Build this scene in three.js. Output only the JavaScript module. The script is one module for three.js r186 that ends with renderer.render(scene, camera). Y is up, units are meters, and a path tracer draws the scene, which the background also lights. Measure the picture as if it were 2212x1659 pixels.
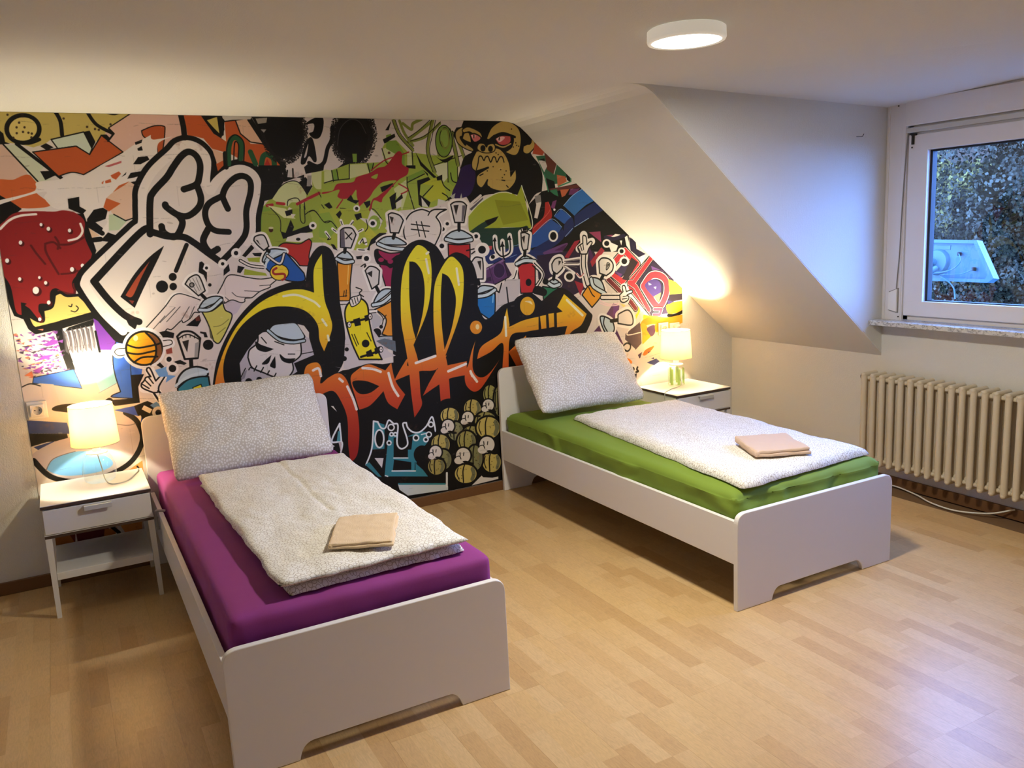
import * as THREE from 'three';
import { RoundedBoxGeometry } from 'three/addons/geometries/RoundedBoxGeometry.js';
import { mergeGeometries, mergeVertices, toCreasedNormals } from 'three/addons/utils/BufferGeometryUtils.js';
import { RectAreaLightUniformsLib } from 'three/addons/lights/RectAreaLightUniformsLib.js';
import { createNoise2D, createNoise3D } from 'simplex-noise';

// ---------------------------------------------------------------- camera, sky, exposure
RectAreaLightUniformsLib.init();
const scene = new THREE.Scene();
const renderer = new THREE.WebGLRenderer({ antialias: true });
renderer.toneMapping = THREE.LinearToneMapping;
renderer.toneMappingExposure = 1.0;
renderer.shadowMap.enabled = true;

const EYE = new THREE.Vector3(0.1322, 1.5902, 4.4935), FOCAL = 1806.39;      // focal length in pixels of the 2212 x 1659 frame
const RIGHT = new THREE.Vector3(0.876538, -0.049414, 0.478789), DOWN = new THREE.Vector3(-0.129121, -0.982397, 0.134997), AHEAD = new THREE.Vector3(0.463691, -0.180151, -0.867489);
const camera = new THREE.PerspectiveCamera(2 * Math.atan(829.5 / FOCAL) * 180 / Math.PI, 2212 / 1659, 0.05, 200);
camera.matrixAutoUpdate = true;
camera.position.copy(EYE);
camera.quaternion.setFromRotationMatrix(new THREE.Matrix4().makeBasis(RIGHT.clone(), DOWN.clone().negate(), AHEAD.clone().negate()));
scene.add(camera);

scene.background = new THREE.Color().setRGB(0.145, 0.335, 1.0);                 // even dusk sky
scene.backgroundIntensity = 26.0;

const LAMP_CEILING = { color: new THREE.Color().setRGB(1, 0.935, 0.795), nits: 345 };
const LAMP_TABLE = { color: new THREE.Color().setRGB(1, 0.89, 0.62), candela: 4.2 };

// ---------------------------------------------------------------- helpers
let seedState = 20240611;
function rnd() { seedState = (seedState + 0x6d2b79f5) | 0; let t = Math.imul(seedState ^ (seedState >>> 15), 1 | seedState); t = (t + Math.imul(t ^ (t >>> 7), 61 | t)) ^ t; return ((t ^ (t >>> 14)) >>> 0) / 4294967296; }
const rr = (a, b) => a + (b - a) * rnd();
const noise2 = createNoise2D(rnd), noise3 = createNoise3D(rnd);
const V = (x, y, z) => new THREE.Vector3(x, y, z);
const srgb = (r, g, b) => new THREE.Color(`rgb(${r},${g},${b})`);
const used = new Map();
function numbered(name) { const n = used.get(name) ?? 0; used.set(name, n + 1); return n ? `${name}_${String(n).padStart(3, '0')}` : name; }
function mesh(name, geometry, material, parent = scene) {
  const o = new THREE.Mesh(geometry, material);
  o.name = parent === scene ? numbered(name) : name; o.castShadow = true; o.receiveShadow = true; parent.add(o);
  return o;
}
function thing(name, label, category, [x, y, z] = [0, 0, 0], turn = 0, group) {
  const o = new THREE.Group(); o.name = numbered(name); scene.add(o);
  o.position.set(x, y, z); o.rotation.y = turn; tag(o, label, category, group);
  return o;
}
function tag(o, label, category, group) { o.userData.label = label; o.userData.category = category; if (group) o.userData.group = group; return o; }
function structure(o, label, category = 'structure') { o.userData.kind = 'structure'; o.userData.label = label; o.userData.category = category; return o; }
function copyOf(o, label, [x, y, z], turn = 0) {
  const c = o.clone(); c.name = numbered(o.name); scene.add(c); c.position.set(x, y, z); c.rotation.y = turn; c.userData = { ...o.userData, label };
  return c;
}
// a box with texture coordinates in metres
function box(w, h, d, x = 0, y = 0, z = 0) { const g = new THREE.BoxGeometry(w, h, d); metres(g); g.translate(x, y, z); return g; }
function rbox(w, h, d, r, x = 0, y = 0, z = 0, s = 2) { const g = new RoundedBoxGeometry(w, h, d, s, r); metres(g); g.translate(x, y, z); return g; }
function span(x0, x1, y0, y1, z0, z1, r = 0) { return r ? rbox(x1 - x0, y1 - y0, z1 - z0, r, (x0 + x1) / 2, (y0 + y1) / 2, (z0 + z1) / 2) : box(x1 - x0, y1 - y0, z1 - z0, (x0 + x1) / 2, (y0 + y1) / 2, (z0 + z1) / 2); }
function metres(g, du = 0, dv = 0) {
  const p = g.attributes.position, n = g.attributes.normal, uv = g.attributes.uv ?? new THREE.BufferAttribute(new Float32Array(p.count * 2), 2);
  for (let i = 0; i < p.count; i++) {
    const ax = Math.abs(n.getX(i)), ay = Math.abs(n.getY(i)), az = Math.abs(n.getZ(i));
    if (ay >= ax && ay >= az) uv.setXY(i, p.getX(i) + du, p.getZ(i) + dv); else if (ax >= az) uv.setXY(i, p.getZ(i) + du, p.getY(i) + dv); else uv.setXY(i, p.getX(i) + du, p.getY(i) + dv);
  }
  g.setAttribute('uv', uv);
  return g;
}
function extrude(points, depth, { bevel = 0, holes = [], curve = 6 } = {}) {
  const s = points instanceof THREE.Shape ? points : new THREE.Shape(points.map(([x, y]) => new THREE.Vector2(x, y)));
  for (const h of holes) s.holes.push(h instanceof THREE.Path ? h : new THREE.Path(h.map(([x, y]) => new THREE.Vector2(x, y))));
  return new THREE.ExtrudeGeometry(s, { depth, bevelEnabled: bevel > 0, bevelThickness: bevel, bevelSize: bevel, bevelOffset: -bevel, bevelSegments: 2, curveSegments: curve });
}
const lathe = (pts, n = 40) => new THREE.LatheGeometry(pts.map(([r, y]) => new THREE.Vector2(r, y)), n);
const tube = (pts, r, n = 40, sides = 8) => new THREE.TubeGeometry(new THREE.CatmullRomCurve3(pts.map((p) => V(...p))), n, r, sides, false);
function merged(list) { return mergeGeometries(list.map((g) => { const q = g.index ? g.toNonIndexed() : g; for (const k of Object.keys(q.attributes)) if (!['position', 'normal', 'uv'].includes(k)) q.deleteAttribute(k); return q; })); }

// ---------------------------------------------------------------- textures
function dataTexture(w, h, f, color = false) {
  const d = new Uint8Array(w * h * 4);
  for (let y = 0, i = 0; y < h; y++) for (let x = 0; x < w; x++, i += 4) { const c = f(x, y); d[i] = c[0]; d[i + 1] = c[1]; d[i + 2] = c[2]; d[i + 3] = 255; }
  const t = new THREE.DataTexture(d, w, h); t.wrapS = t.wrapT = THREE.RepeatWrapping; t.magFilter = THREE.LinearFilter; t.minFilter = THREE.LinearMipmapLinearFilter; if (color) t.colorSpace = THREE.SRGBColorSpace; t.needsUpdate = true;
  return t;
}
const TAU = Math.PI * 2, MURAL_GAIN = 1.25;
function canvasTexture(w, h, draw) { const c = document.createElement('canvas'); c.width = w; c.height = h; draw(c.getContext('2d'), w, h); const t = new THREE.CanvasTexture(c); t.colorSpace = THREE.SRGBColorSpace; t.wrapS = t.wrapT = THREE.RepeatWrapping; t.magFilter = THREE.LinearFilter; t.minFilter = THREE.LinearMipmapLinearFilter; return t; }
// noise that repeats over the unit square (sampled on a torus)
const noise4 = (() => { const a = createNoise3D(rnd), b = createNoise3D(rnd); return (u, v, f) => { const cu = Math.cos(u * TAU) * f, su = Math.sin(u * TAU) * f, cv = Math.cos(v * TAU) * f, sv = Math.sin(v * TAU) * f; return (a(cu, su, cv * 1.3) + b(cu, su, sv * 1.3)) * 0.6; }; })();
const plasterBump = dataTexture(512, 512, (x, y) => {
  const u = x / 512, v = y / 512; let n = 0.5 + 0.18 * noise4(u, v, 5) + 0.22 * noise4(u + 0.31, v + 0.17, 11) + 0.16 * noise4(u + 0.7, v + 0.4, 23);
  n = Math.max(0, Math.min(1, n)); return [n * 255, n * 255, n * 255];
});
plasterBump.repeat.set(1 / 0.42, 1 / 0.42);
const linenBump = dataTexture(256, 256, (x, y) => { const n = 128 + 50 * Math.sin(x / 256 * TAU * 64) * 0.5 + 50 * Math.sin(y / 256 * TAU * 64) * 0.5 + 30 * noise4(x / 256, y / 256, 6); return [n, n, n]; });
linenBump.repeat.set(1 / 0.16, 1 / 0.16);
const terryBump = dataTexture(256, 256, (x, y) => { const n = 128 + 70 * noise4(x / 256, y / 256, 14) + 40 * Math.sin(y / 256 * TAU * 30); return [n, n, n]; });
terryBump.repeat.set(1 / 0.12, 1 / 0.12);

// ---------------------------------------------------------------- materials
const std = (o) => new THREE.MeshStandardMaterial(o), phy = (o) => new THREE.MeshPhysicalMaterial(o);
const M = {
  wall: std({ color: srgb(218, 216, 209), roughness: 0.92, bumpMap: plasterBump, bumpScale: 0.0016 }),
  ceiling: std({ color: srgb(220, 218, 212), roughness: 0.95, bumpMap: plasterBump, bumpScale: 0.0008 }),
  bed: std({ color: srgb(230, 228, 227), roughness: 0.45 }),
  night: std({ color: srgb(228, 226, 222), roughness: 0.42 }),
  edge: std({ color: srgb(74, 55, 44), roughness: 0.6 }),
  purple: phy({ color: srgb(138, 50, 126), roughness: 0.85, bumpMap: linenBump, bumpScale: 0.0004, sheen: 0.35, sheenRoughness: 0.5, sheenColor: srgb(190, 90, 190) }),
  green: phy({ color: srgb(116, 142, 46), roughness: 0.8, bumpMap: linenBump, bumpScale: 0.0004, sheen: 0.3, sheenRoughness: 0.5, sheenColor: srgb(190, 220, 130) }),
  towel: std({ color: srgb(240, 214, 178), roughness: 1, bumpMap: terryBump, bumpScale: 0.003 }),
  towelPink: std({ color: srgb(224, 194, 168), roughness: 1, bumpMap: terryBump, bumpScale: 0.003 }),
  base: std({ color: srgb(110, 74, 42), roughness: 0.5 }),
  slat: std({ color: srgb(200, 170, 120), roughness: 0.6 }),
  plastic: std({ color: srgb(236, 232, 222), roughness: 0.4 }),
  plasticGrey: std({ color: srgb(200, 198, 192), roughness: 0.45 }),
  dark: std({ color: srgb(28, 26, 26), roughness: 0.6 }),
  frame: std({ color: srgb(226, 222, 220), roughness: 0.35 }),
  seal: std({ color: srgb(18, 20, 28), roughness: 0.6 }),
  glass: phy({ color: 0xffffff, transmission: 1, thickness: 0, roughness: 0.0, ior: 1.5 }),
  lampGlass: phy({ color: srgb(246, 250, 250), transmission: 1, thickness: 0, roughness: 0.02, ior: 1.5 }),
  greenStripe: phy({ color: srgb(186, 214, 120), transmission: 0.5, thickness: 0, roughness: 0.5 }),
  shade: phy({ color: srgb(244, 222, 184), roughness: 1, transmission: 0.45, thickness: 0, side: THREE.DoubleSide }),
  metal: std({ color: srgb(190, 190, 190), roughness: 0.3, metalness: 0.9 }),
  bulb: std({ color: 0xffffff, emissive: LAMP_TABLE.color.clone(), emissiveIntensity: 14, roughness: 0.4 }),
  diffuser: std({ color: 0xffffff, emissive: LAMP_CEILING.color.clone(), emissiveIntensity: 9, roughness: 0.5 }),
  rim: std({ color: srgb(236, 232, 224), emissive: LAMP_CEILING.color.clone(), emissiveIntensity: 0.3, roughness: 0.5 }),
  radiator: std({ color: srgb(214, 200, 174), roughness: 0.38 }),
  strap: std({ color: srgb(140, 134, 124), roughness: 0.9 }),
  cable: std({ color: srgb(226, 222, 210), roughness: 0.5 }),
  antenna: std({ color: srgb(62, 92, 100), roughness: 0.45 }),
  bark: std({ color: srgb(60, 50, 44), roughness: 0.95 }),
};

// ================================================================ THE ROOM
const H = 2.2248, SLOPE = 0.8562, XT = 2.63, XK = 4.338, YK = 0.7624, XW = 4.315, ZC = 1.259, ZD = 3.6, XL = -1.3, ZF = 6.1, MX0_ = -0.066;
const slopeY = (x) => H - SLOPE * (x - XT);

// floor: laminate boards of three rows of strips, laid from the mural wall towards the room
const floor = structure(mesh('floor', span(XL - 0.2, 4.6, -0.14, -0.0082, -0.2, ZF + 0.2), std({ color: srgb(120, 92, 62), roughness: 0.8 })), 'pale maple laminate floor laid in strips', 'floor');
{
  const grain = dataTexture(1024, 256, (x, y) => {
    const u = x / 1024, v = y / 256;
    const a = noise4(u * 1 + 0.02 * Math.sin(v * TAU * 2), v, 1.2), lines = Math.sin((v * 9 + a * 1.1) * TAU) * 0.5 + 0.5;
    const fine = noise4(u, v * 3, 3) * 0.5 + noise4(u, v * 7 % 1, 9) * 0.35, k = 1 - 0.055 * lines * (0.6 + 0.4 * noise4(u, v, 0.8)) - 0.05 * fine;
    const fleck = noise4(u + 0.4, v * 5 % 1, 6) > 0.66 ? 0.93 : 1;
    return [236 * k * fleck, 226 * k * fleck * (0.985 + 0.015 * k), 212 * k * fleck * (0.97 + 0.03 * k)];
  }, true);
  grain.repeat.set(1 / 0.62, 1 / 0.16);
  const tones = [[224, 195, 148], [227, 199, 153], [221, 191, 143], [229, 202, 157], [217, 186, 139], [225, 196, 150], [213, 181, 134], [227, 198, 149]];
  const mats = tones.map((t) => std({ color: srgb(...t), map: grain, roughness: 0.33 }));
  const lengths = [0.18, 0.24, 0.3, 0.36, 0.42], cache = new Map(), SW = 0.064, BL = 1.285, BW = 0.1923;
  const strip = (len, v) => {
    const key = len.toFixed(3) + '|' + v;
    if (!cache.has(key)) {
      const g = new THREE.BoxGeometry(SW - 0.0001, 0.008, len - 0.0001), p = g.attributes.position, uv = g.attributes.uv;
      for (let i = 0; i < p.count; i++) uv.setXY(i, p.getZ(i) + v * 0.217, p.getX(i) + v * 0.0731);
      cache.set(key, g);
    }
    return cache.get(key);
  };
  const x0 = -0.655, columns = 26;
  for (let c = 0; c < columns; c++) {
    const bx = x0 + c * BW;
    if (bx + BW > XK) continue;
    let z = -rr(0.1, 1.1);
    for (; z < 5.2; z += BL) {
      const za = Math.max(z, 0.002), zb = Math.min(z + BL - 0.0004, 5.2);
      if (zb - za < 0.08) continue;
      const board = new THREE.Group(); board.name = 'laminate_board'; board.position.set(bx, 0, za); floor.add(board);
      for (let r = 0; r < 3; r++) {
        let s = 0; const total = zb - za;
        while (s < total - 0.001) {
          let len = lengths[Math.floor(rnd() * 5)]; if (total - s - len < 0.12) len = total - s;
          const m = mesh('strip', strip(Math.round(len * 1000) / 1000, Math.floor(rnd() * 6)), mats[Math.floor(rnd() * mats.length)], board);
          m.position.set((r + 0.5) * SW + 0.0001, -0.004, s + len / 2); s += len;
        }
      }
    }
  }
  // the rest of the floor behind the camera and along the left wall, out of sight
  structure(mesh('trim_1', merged([span(XL, x0 - 0.001, -0.0082, 0, 0, ZF), span(x0, XK, -0.0082, 0, 5.201, ZF)]), mats[0]), 'plain edge of the laminate floor along the far walls', 'floor');
}

// walls
structure(mesh('wall_back', metres(extrude([[XL - 0.2, 0], [4.55, 0], [4.55, 0.9], [2.7, 2.45], [XL - 0.2, 2.45]], 0.2).translate(0, 0, -0.2)), M.wall), 'white gable wall behind the beds', 'wall');
structure(mesh('wall_left', span(XL - 0.2, XL, 0, 2.45, 0, ZF), M.wall), 'white side wall outside the view', 'wall');
structure(mesh('wall_front', span(XL - 0.2, 4.55, 0, 2.45, ZF, ZF + 0.2), M.wall), 'white wall behind the camera', 'wall');
structure(mesh('wall_right', merged([span(XK, 4.55, 0, YK + 0.06, 0, ZC), span(XK, 4.55, 0, YK + 0.06, ZD, ZF)]), M.wall), 'low white knee wall under the sloping ceiling', 'wall');
// sloping ceiling with its rounded turn
{
  const inner = [[2.5, H], [2.552, H - 0.0006], [2.594, H - 0.004], [2.634, H - 0.013], [2.674, H - 0.033], [2.72, H - 0.071], [2.771, 2.1042], [3.1, slopeY(3.1)], [XK, YK], [XK + 0.21, YK - 0.02], [XK + 0.21, YK + 0.14], [2.8, 2.35], [2.5, 2.35]];
  const parts = [[0, ZC], [ZD, ZF]].map(([a, b]) => metres(extrude(inner, b - a).translate(0, 0, a)));
  structure(mesh('ceiling', merged(parts), M.ceiling), 'white sloping attic ceiling beside the dormer', 'ceiling');
  // flat ceiling: plan outline, with the crease running from the dormer corner
  const AX = 2.62, QX = 4.4, QZ = ZC + (QX - AX) * 1.255, plan = [[XL - 0.2, -0.2], [2.51, -0.2], [2.51, ZC - 0.02], [AX, ZC - 0.02], [AX, ZC], [QX, QZ], [4.55, QZ], [4.55, ZD], [2.51, ZD], [2.51, ZF + 0.2], [XL - 0.2, ZF + 0.2]];
  const g = extrude(plan.map(([x, z]) => [x, -z]), 0.12).rotateX(-Math.PI / 2).translate(0, H, 0);
  structure(mesh('ceiling', metres(g), M.ceiling), 'flat white ceiling over the beds', 'ceiling');
  const drop = 0.07, tri = [V(AX, H, ZC), V(QX, H - drop, ZC), V(QX, H, QZ)], up = V(0, 0.16, 0), pts = [...tri, ...tri.map((p) => p.clone().add(up))];
  const d = new THREE.BufferGeometry(); d.setAttribute('position', new THREE.BufferAttribute(new Float32Array(pts.flatMap((p) => [p.x, p.y, p.z])), 3));
  d.setIndex([0, 1, 2, 3, 5, 4, 0, 3, 4, 0, 4, 1, 1, 4, 5, 1, 5, 2, 2, 5, 3, 2, 3, 0]);
  const dn = d.toNonIndexed(); dn.computeVertexNormals();
  structure(mesh('ceiling', metres(dn), M.ceiling), 'white dormer ceiling falling slightly to the window', 'ceiling');
}
// dormer cheeks
{
  const s = [[2.585, 2.3], [4.42, 2.3], [4.42, 0.6], [XK + 0.004, 0.6], [XK + 0.004, YK + 0.004], [2.771, 2.1092], [2.72, H - 0.066], [2.674, H - 0.028], [2.634, H - 0.008], [2.585, H + 0.002]];
  structure(mesh('wall_dormer', metres(extrude(s, 0.09).translate(0, 0, ZC - 0.088)), M.wall), 'white triangular side wall of the window dormer', 'wall');
  structure(mesh('wall_dormer', metres(extrude(s, 0.09).translate(0, 0, ZD - 0.002)), M.wall), 'white far side wall of the window dormer, outside the view', 'wall');
  structure(mesh('wall_window', merged([span(XW, 4.55, 0, 0.955, ZC + 0.002, ZD), span(XW + 0.005, 4.55, 0.955, 2.36, 3.02, ZD), span(XW + 0.06, 4.55, 2.13, 2.36, ZC + 0.002, 3.02)]), M.wall), 'white wall under the dormer window behind the radiator', 'wall');
}
structure(mesh('baseboard_back', rbox(XK - MX0_, 0.058, 0.016, 0.003, (XK + MX0_) / 2, 0.029, 0.008), M.base), 'brown wooden baseboard along the mural wall', 'baseboard');
structure(mesh('baseboard_left', rbox(MX0_ - XL, 0.062, 0.016, 0.003, (MX0_ + XL) / 2, 0.031, 0.008), M.base), 'brown wooden baseboard beyond the left edge of the wallpaper', 'baseboard');
structure(mesh('baseboard_right', merged([rbox(0.016, 0.06, ZC - 0.02, 0.003, XK - 0.008, 0.03, ZC / 2 + 0.01), rbox(0.016, 0.06, ZD - ZC - 0.02, 0.003, XW - 0.008, 0.03, (ZC + ZD) / 2)]), M.base), 'brown wooden baseboard under the radiator', 'baseboard');

// ================================================================ GRAFFITI WALLPAPER
// Printed sheet on the mural wall. The drawing is noted in pixels of the photograph (crop origin, enlargement) and turned into metres on the wall plane z = 0.
function wallPoint(px, py) {
  const d = V(0, 0, 0).addScaledVector(RIGHT, (px - 1106) / FOCAL).addScaledVector(DOWN, (py - 829.5) / FOCAL).add(AHEAD), t = -EYE.z / d.z;
  return [EYE.x + d.x * t, EYE.y + d.y * t];
}
const MX0 = -0.066, MX1 = 3.887, MCW = 2048, MCH = 1154, PPM = MCW / (MX1 - MX0);
const mural = canvasTexture(MCW, MCH, (c) => {
  let ox = 0, oy = 0, sc = 1;
  const K = '#0b0a0b', toCanvas = (x, y) => { const [wx, wy] = wallPoint(ox + x / sc, oy + y / sc); return [(wx - MX0) * PPM, MCH - wy * PPM]; };
  const crop = (x, y, s) => { ox = x; oy = y; sc = s; };
  const parse = (p) => p.trim().split(/\s+/).map((t) => { const hard = t.endsWith('!'), [x, y] = t.replace('!', '').split(',').map(Number); return { x, y, hard }; });
  // smooth outline through the points; points marked with ! stay corners
  function outline(p, closed, straight) {
    const q = parse(p), n = q.length, out = [];
    if (straight) { for (let i = 0; i < (closed ? n : n - 1); i++) { const a = q[i], b = q[(i + 1) % n]; for (let k = 0; k < 6; k++) out.push([a.x + (b.x - a.x) * k / 6, a.y + (b.y - a.y) * k / 6]); } if (!closed) out.push([q[n - 1].x, q[n - 1].y]); return out; }
    const g = (i) => closed ? q[(i + n) % n] : q[Math.max(0, Math.min(n - 1, i))];
    for (let i = 0; i < (closed ? n : n - 1); i++) {
      const b = g(i), d = g(i + 1), a = b.hard ? b : g(i - 1), e = d.hard ? d : g(i + 2);
      for (let k = 0; k < 10; k++) { const t = k / 10, t2 = t * t, t3 = t2 * t, f = (w, x, y, z) => 0.5 * (2 * x + (y - w) * t + (2 * w - 5 * x + 4 * y - z) * t2 + (3 * x - w - 3 * y + z) * t3); out.push([f(a.x, b.x, d.x, e.x), f(a.y, b.y, d.y, e.y)]); }
    }
    if (!closed) out.push([q[n - 1].x, q[n - 1].y]);
    return out;
  }
  function trace(pts, closed) { c.beginPath(); pts.forEach(([x, y], i) => { const [u, v] = toCanvas(x, y); i ? c.lineTo(u, v) : c.moveTo(u, v); }); if (closed) c.closePath(); }
  const lw = (w, pts) => { const m = pts[pts.length >> 1], a = toCanvas(m[0] - 2, m[1]), b = toCanvas(m[0] + 2, m[1]), e = toCanvas(m[0], m[1] - 2), f = toCanvas(m[0], m[1] + 2); return w / 4 * (Math.hypot(a[0] - b[0], a[1] - b[1]) + Math.hypot(e[0] - f[0], e[1] - f[1])) / 2; };
  c.lineJoin = 'round'; c.lineCap = 'round';
  const fill = (col, p, st) => { for (const one of p.split('|')) { trace(outline(one, true, st), true); c.fillStyle = col; c.fill(); } };
  const line = (col, w, p, st, closed) => { for (const one of p.split('|')) { const o = outline(one, closed, st); trace(o, closed); c.strokeStyle = col; c.lineWidth = lw(w, o); c.stroke(); } };
  const both = (col, edge, w, p, st) => { fill(col, p, st); line(edge, w, p, st, true); };
  const f = (col, p) => fill(col, p, false), F = (col, p) => fill(col, p, true), s = (col, w, p) => line(col, w, p, false, false), S = (col, w, p) => line(col, w, p, true, false);
  const b = (col, w, p) => both(col, K, w, p, false), B = (col, w, p) => both(col, K, w, p, true);
  const dot = (col, x, y, r, ry = r, edge, w) => { const pts = []; for (let k = 0; k < 40; k++) pts.push([x + r * Math.cos(k / 40 * TAU), y + ry * Math.sin(k / 40 * TAU)]); trace(pts, true); c.fillStyle = col; c.fill(); if (edge) { c.strokeStyle = edge; c.lineWidth = lw(w, pts); c.stroke(); } };
  const eye = (x, y, r, ring) => { dot('#d8d2cb', x, y, r + ring); dot(K, x, y, r); };
  const W = '#c9c0b8', G = '#a9b9c0', GD = '#84929a';
  // printed base: pale old brick
  c.fillStyle = '#c6bdb5'; c.fillRect(0, 0, MCW, MCH);

  // ---- far left
  crop(0, 220, 5.53);
  F('#b3a25a', '-30,100 1570,135 1300,310 1360,380 1130,480 1060,350 610,450 540,500 400,545 200,500 -30,480');
  F('#c8a596', '1570,135 2160,150 2190,430 1900,600 1470,600 1230,420 1300,310');
  f('#c4a592', '-30,470 50,520 330,860 200,910 -30,925');
  f('#b4572c', '-30,935 150,930 330,870 450,960 430,1080 600,1240 250,1270 130,1190 -30,1090');
  F(K, '-30,1100 130,1190 260,1280 100,1400 -30,1480');
  F('#b8bda4', '60,520 200,510 520,780 480,830 620,930 440,970');
  S(K, 42, '200,505 730,910'); S(K, 18, '30,500 460,960');
  F(K, '-20,330 40,380 60,480 120,500 0,510'); F(K, '480,830 600,825 660,880 540,935');
  dot('#c7b46a', 275, 325, 195, 165, K, 52); s(K, 42, '220,480 350,492 470,450'); for (const [x, y] of [[228, 250], [198, 305], [293, 305], [275, 360], [200, 375], [340, 370], [380, 380], [160, 430], [375, 425], [90, 155], [760, 200], [1040, 300], [1135, 325], [1180, 335], [1320, 270]]) dot('#3a2a1c', x, y, 14);
  s(K, 46, '655,110 720,230 742,400'); s(K, 42, '1040,120 1150,270 1340,375'); s(K, 12, '1575,130 1300,310'); f(K, '1270,135 1360,160 1460,130');
  B('#b9c3b0', 14, '610,450 1000,360 1100,560 1070,630 910,530 690,560'); F(K, '1000,360 1070,345 1140,480 1100,560'); F(K, '550,495 640,545 560,580 480,530');
  b('#a84e26', 13, '390,600! 910,530! 1070,630! 1210,400! 1470,600! 1300,700 1000,870! 860,842 700,890!'); F(K, '1200,395 1270,390 1320,440 1290,470 1240,430'); S(K, 20, '1300,320 1360,380 1290,470');
  b('#a34a24', 12, '1690,345! 1830,290 1950,290 1970,340 1940,590 1880,690! 1860,500 1720,420');
  f('#d2cac2', '440,960 700,930 850,860 1000,885 1200,760 1450,620! 1620,500 1800,395! 1830,450 2060,415! 1890,500 1890,690! 1700,780 1500,900! 1710,885! 1400,1050 1250,1250 1300,1330 1310,1520! 1180,1680! 1190,1560 1280,1420 1040,1400! 990,1340 940,1150 800,1150 810,1270 650,1270 530,1150 560,1080 440,1090 80,1200 -30,1240! -30,1180! 400,1070');
  F('#b0522c', '1320,880 1420,830 1445,860 1385,930 1340,910|1255,945 1320,920 1330,960 1260,975|1210,970 1240,940 1230,985'); F('#a9585a', '1250,770 1450,705 1450,730 1300,780');
  f('#c9ab93', '1540,950! 1620,1010 1590,1180 1590,1390! 1500,1415! 1350,1340 1320,1250 1440,1220! 1270,1150! 1350,1080'); F('#ad5429', '1350,1080 1420,1000 1545,950 1480,1000|1270,1150 1440,1215 1300,1310 1235,1260');
  F(K, '1040,1400 1120,1290 1230,1265 1285,1300 1260,1400 1140,1440 1230,1510 1200,1570 1040,1460|810,1160 945,1135 950,1250 1030,1295 985,1345 820,1275|1520,920 1560,850 1680,830 1725,870 1600,905|1590,745 1650,660 1760,650 1785,690 1680,745|1610,485 1700,450 1690,490 1620,515|1640,560 1690,530 1705,580 1650,585|1450,900 1510,840 1500,870|1560,960 1660,940 1640,1010');
  F('#a9b795', '1300,1540 1420,1530 1520,1420 1370,1340 1300,1350'); S(K, 14, '1360,1345 1500,1420 1590,1390'); F('#c8a98c', '1045,1490 1190,1600 1040,1640'); S(K, 60, '1040,1460 1220,1570|1200,1640 1040,1660'); F(K, '1200,1660 1290,1560 1400,1600 1380,1680'); F('#cfc7bf', '540,1140 620,1210 780,1210 690,1270 600,1240');
  // ice lolly
  crop(0, 440, 5.53);
  F(K, '200,100 1000,120 1150,560 1080,800 930,900 900,1110 1170,1290 1180,1360 680,1510 420,1560 340,1500 280,1380 170,1340 110,1200 60,1000 -40,800 -40,200');
  f('#7b1a1c', '-40,330 60,200 180,110 420,90 640,95 760,80 900,110 1010,210 1010,390 1100,600! 1070,690 1000,760! 920,850 860,950 900,1080! 760,1050 660,1010 600,1060 600,1200! 470,1200 450,1300 330,1200 250,1180! 260,1330! 190,1280 130,1000 40,850 -40,700');
  s('#4c0f12', 26, '1005,400 850,480 700,490|660,400 700,470 690,540|540,480 640,460 720,530|370,500 440,600 540,720|540,500 560,600 700,840|880,960 880,1080 700,1040'); s('#4c0f12', 22, '730,840 850,830 930,800');
  b('#cbb264', 34, '310,1290! 380,1360 480,1400 520,1390 510,1270! 620,1230 650,1090! 720,1060 800,1100 940,1090! 1150,1295! 700,1420 420,1490! 370,1440');
  f('#7b1a1c', '300,1210 360,1260 470,1390 505,1370 440,1250 400,1180'); s(K, 20, '310,1300 400,1380 480,1410 525,1370 490,1260'); s(K, 12, '720,1400 950,1345 1130,1310|850,1280 900,1290 935,1250 910,1220|820,1220 850,1230 860,1200');
  s('#d8cfc8', 30, '5,300 110,200 240,145 430,125'); s('#d8cfc8', 28, '960,240 985,330 930,410 820,440'); for (const [x, y, r] of [[490, 250, 18], [578, 300, 22], [830, 320, 20], [245, 465, 22], [85, 680, 24], [985, 740, 22], [860, 785, 25], [235, 900, 20], [470, 882, 16], [545, 945, 20], [428, 1035, 38], [582, 1180, 22], [475, 1380, 20]]) { dot('#3e0b0e', x + 14, y + 14, r * 1.5); dot('#e2dad4', x, y, r, r * 1.15); }
  // lolly stick, purple and blue lower left
  crop(0, 640, 5.53);
  F('#b9b2b8', '700,400 1080,330 1180,640 880,790'); S(K, 90, '700,400 770,640 850,860'); F(K, '820,370 1130,270 1110,350 780,420'); for (let i = 0; i < 34; i++) { const x = 740 + i * 11, y = 400 + (i % 5) * 12; s('#4a464c', 5 + (i % 3) * 3, `${x},${y - i * 2} ${x + 24 + i % 7 * 3},${y + 120} ${x + 40},${y + 250 - i * 1.6}`); }
  F('#5c2d86', '1110,250 1210,240 1400,430 1370,640 1190,640'); F(K, '1060,230 1400,430 1330,350 1450,360 1180,150'); S(K, 26, '1140,420 1190,660');
  for (let i = 0; i < 150; i++) { const k = rnd(), y = 400 + k * 560 + rr(-40, 40), x = rr(130 + k * 110, 640 + k * 170); F(rnd() < 0.55 ? '#6b3a86' : rnd() < 0.6 ? '#3c3140' : '#b06a52', `${x},${y} ${x + rr(14, 90)},${y - rr(4, 24)} ${x + rr(30, 80)},${y + rr(6, 22)}`); }
  F('#7a3a96', '530,575 640,500 700,560 560,600|410,780 520,710 660,690 560,745|390,890 530,820 470,920'); F('#b86a4a', '290,950 380,890 400,960');
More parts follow.
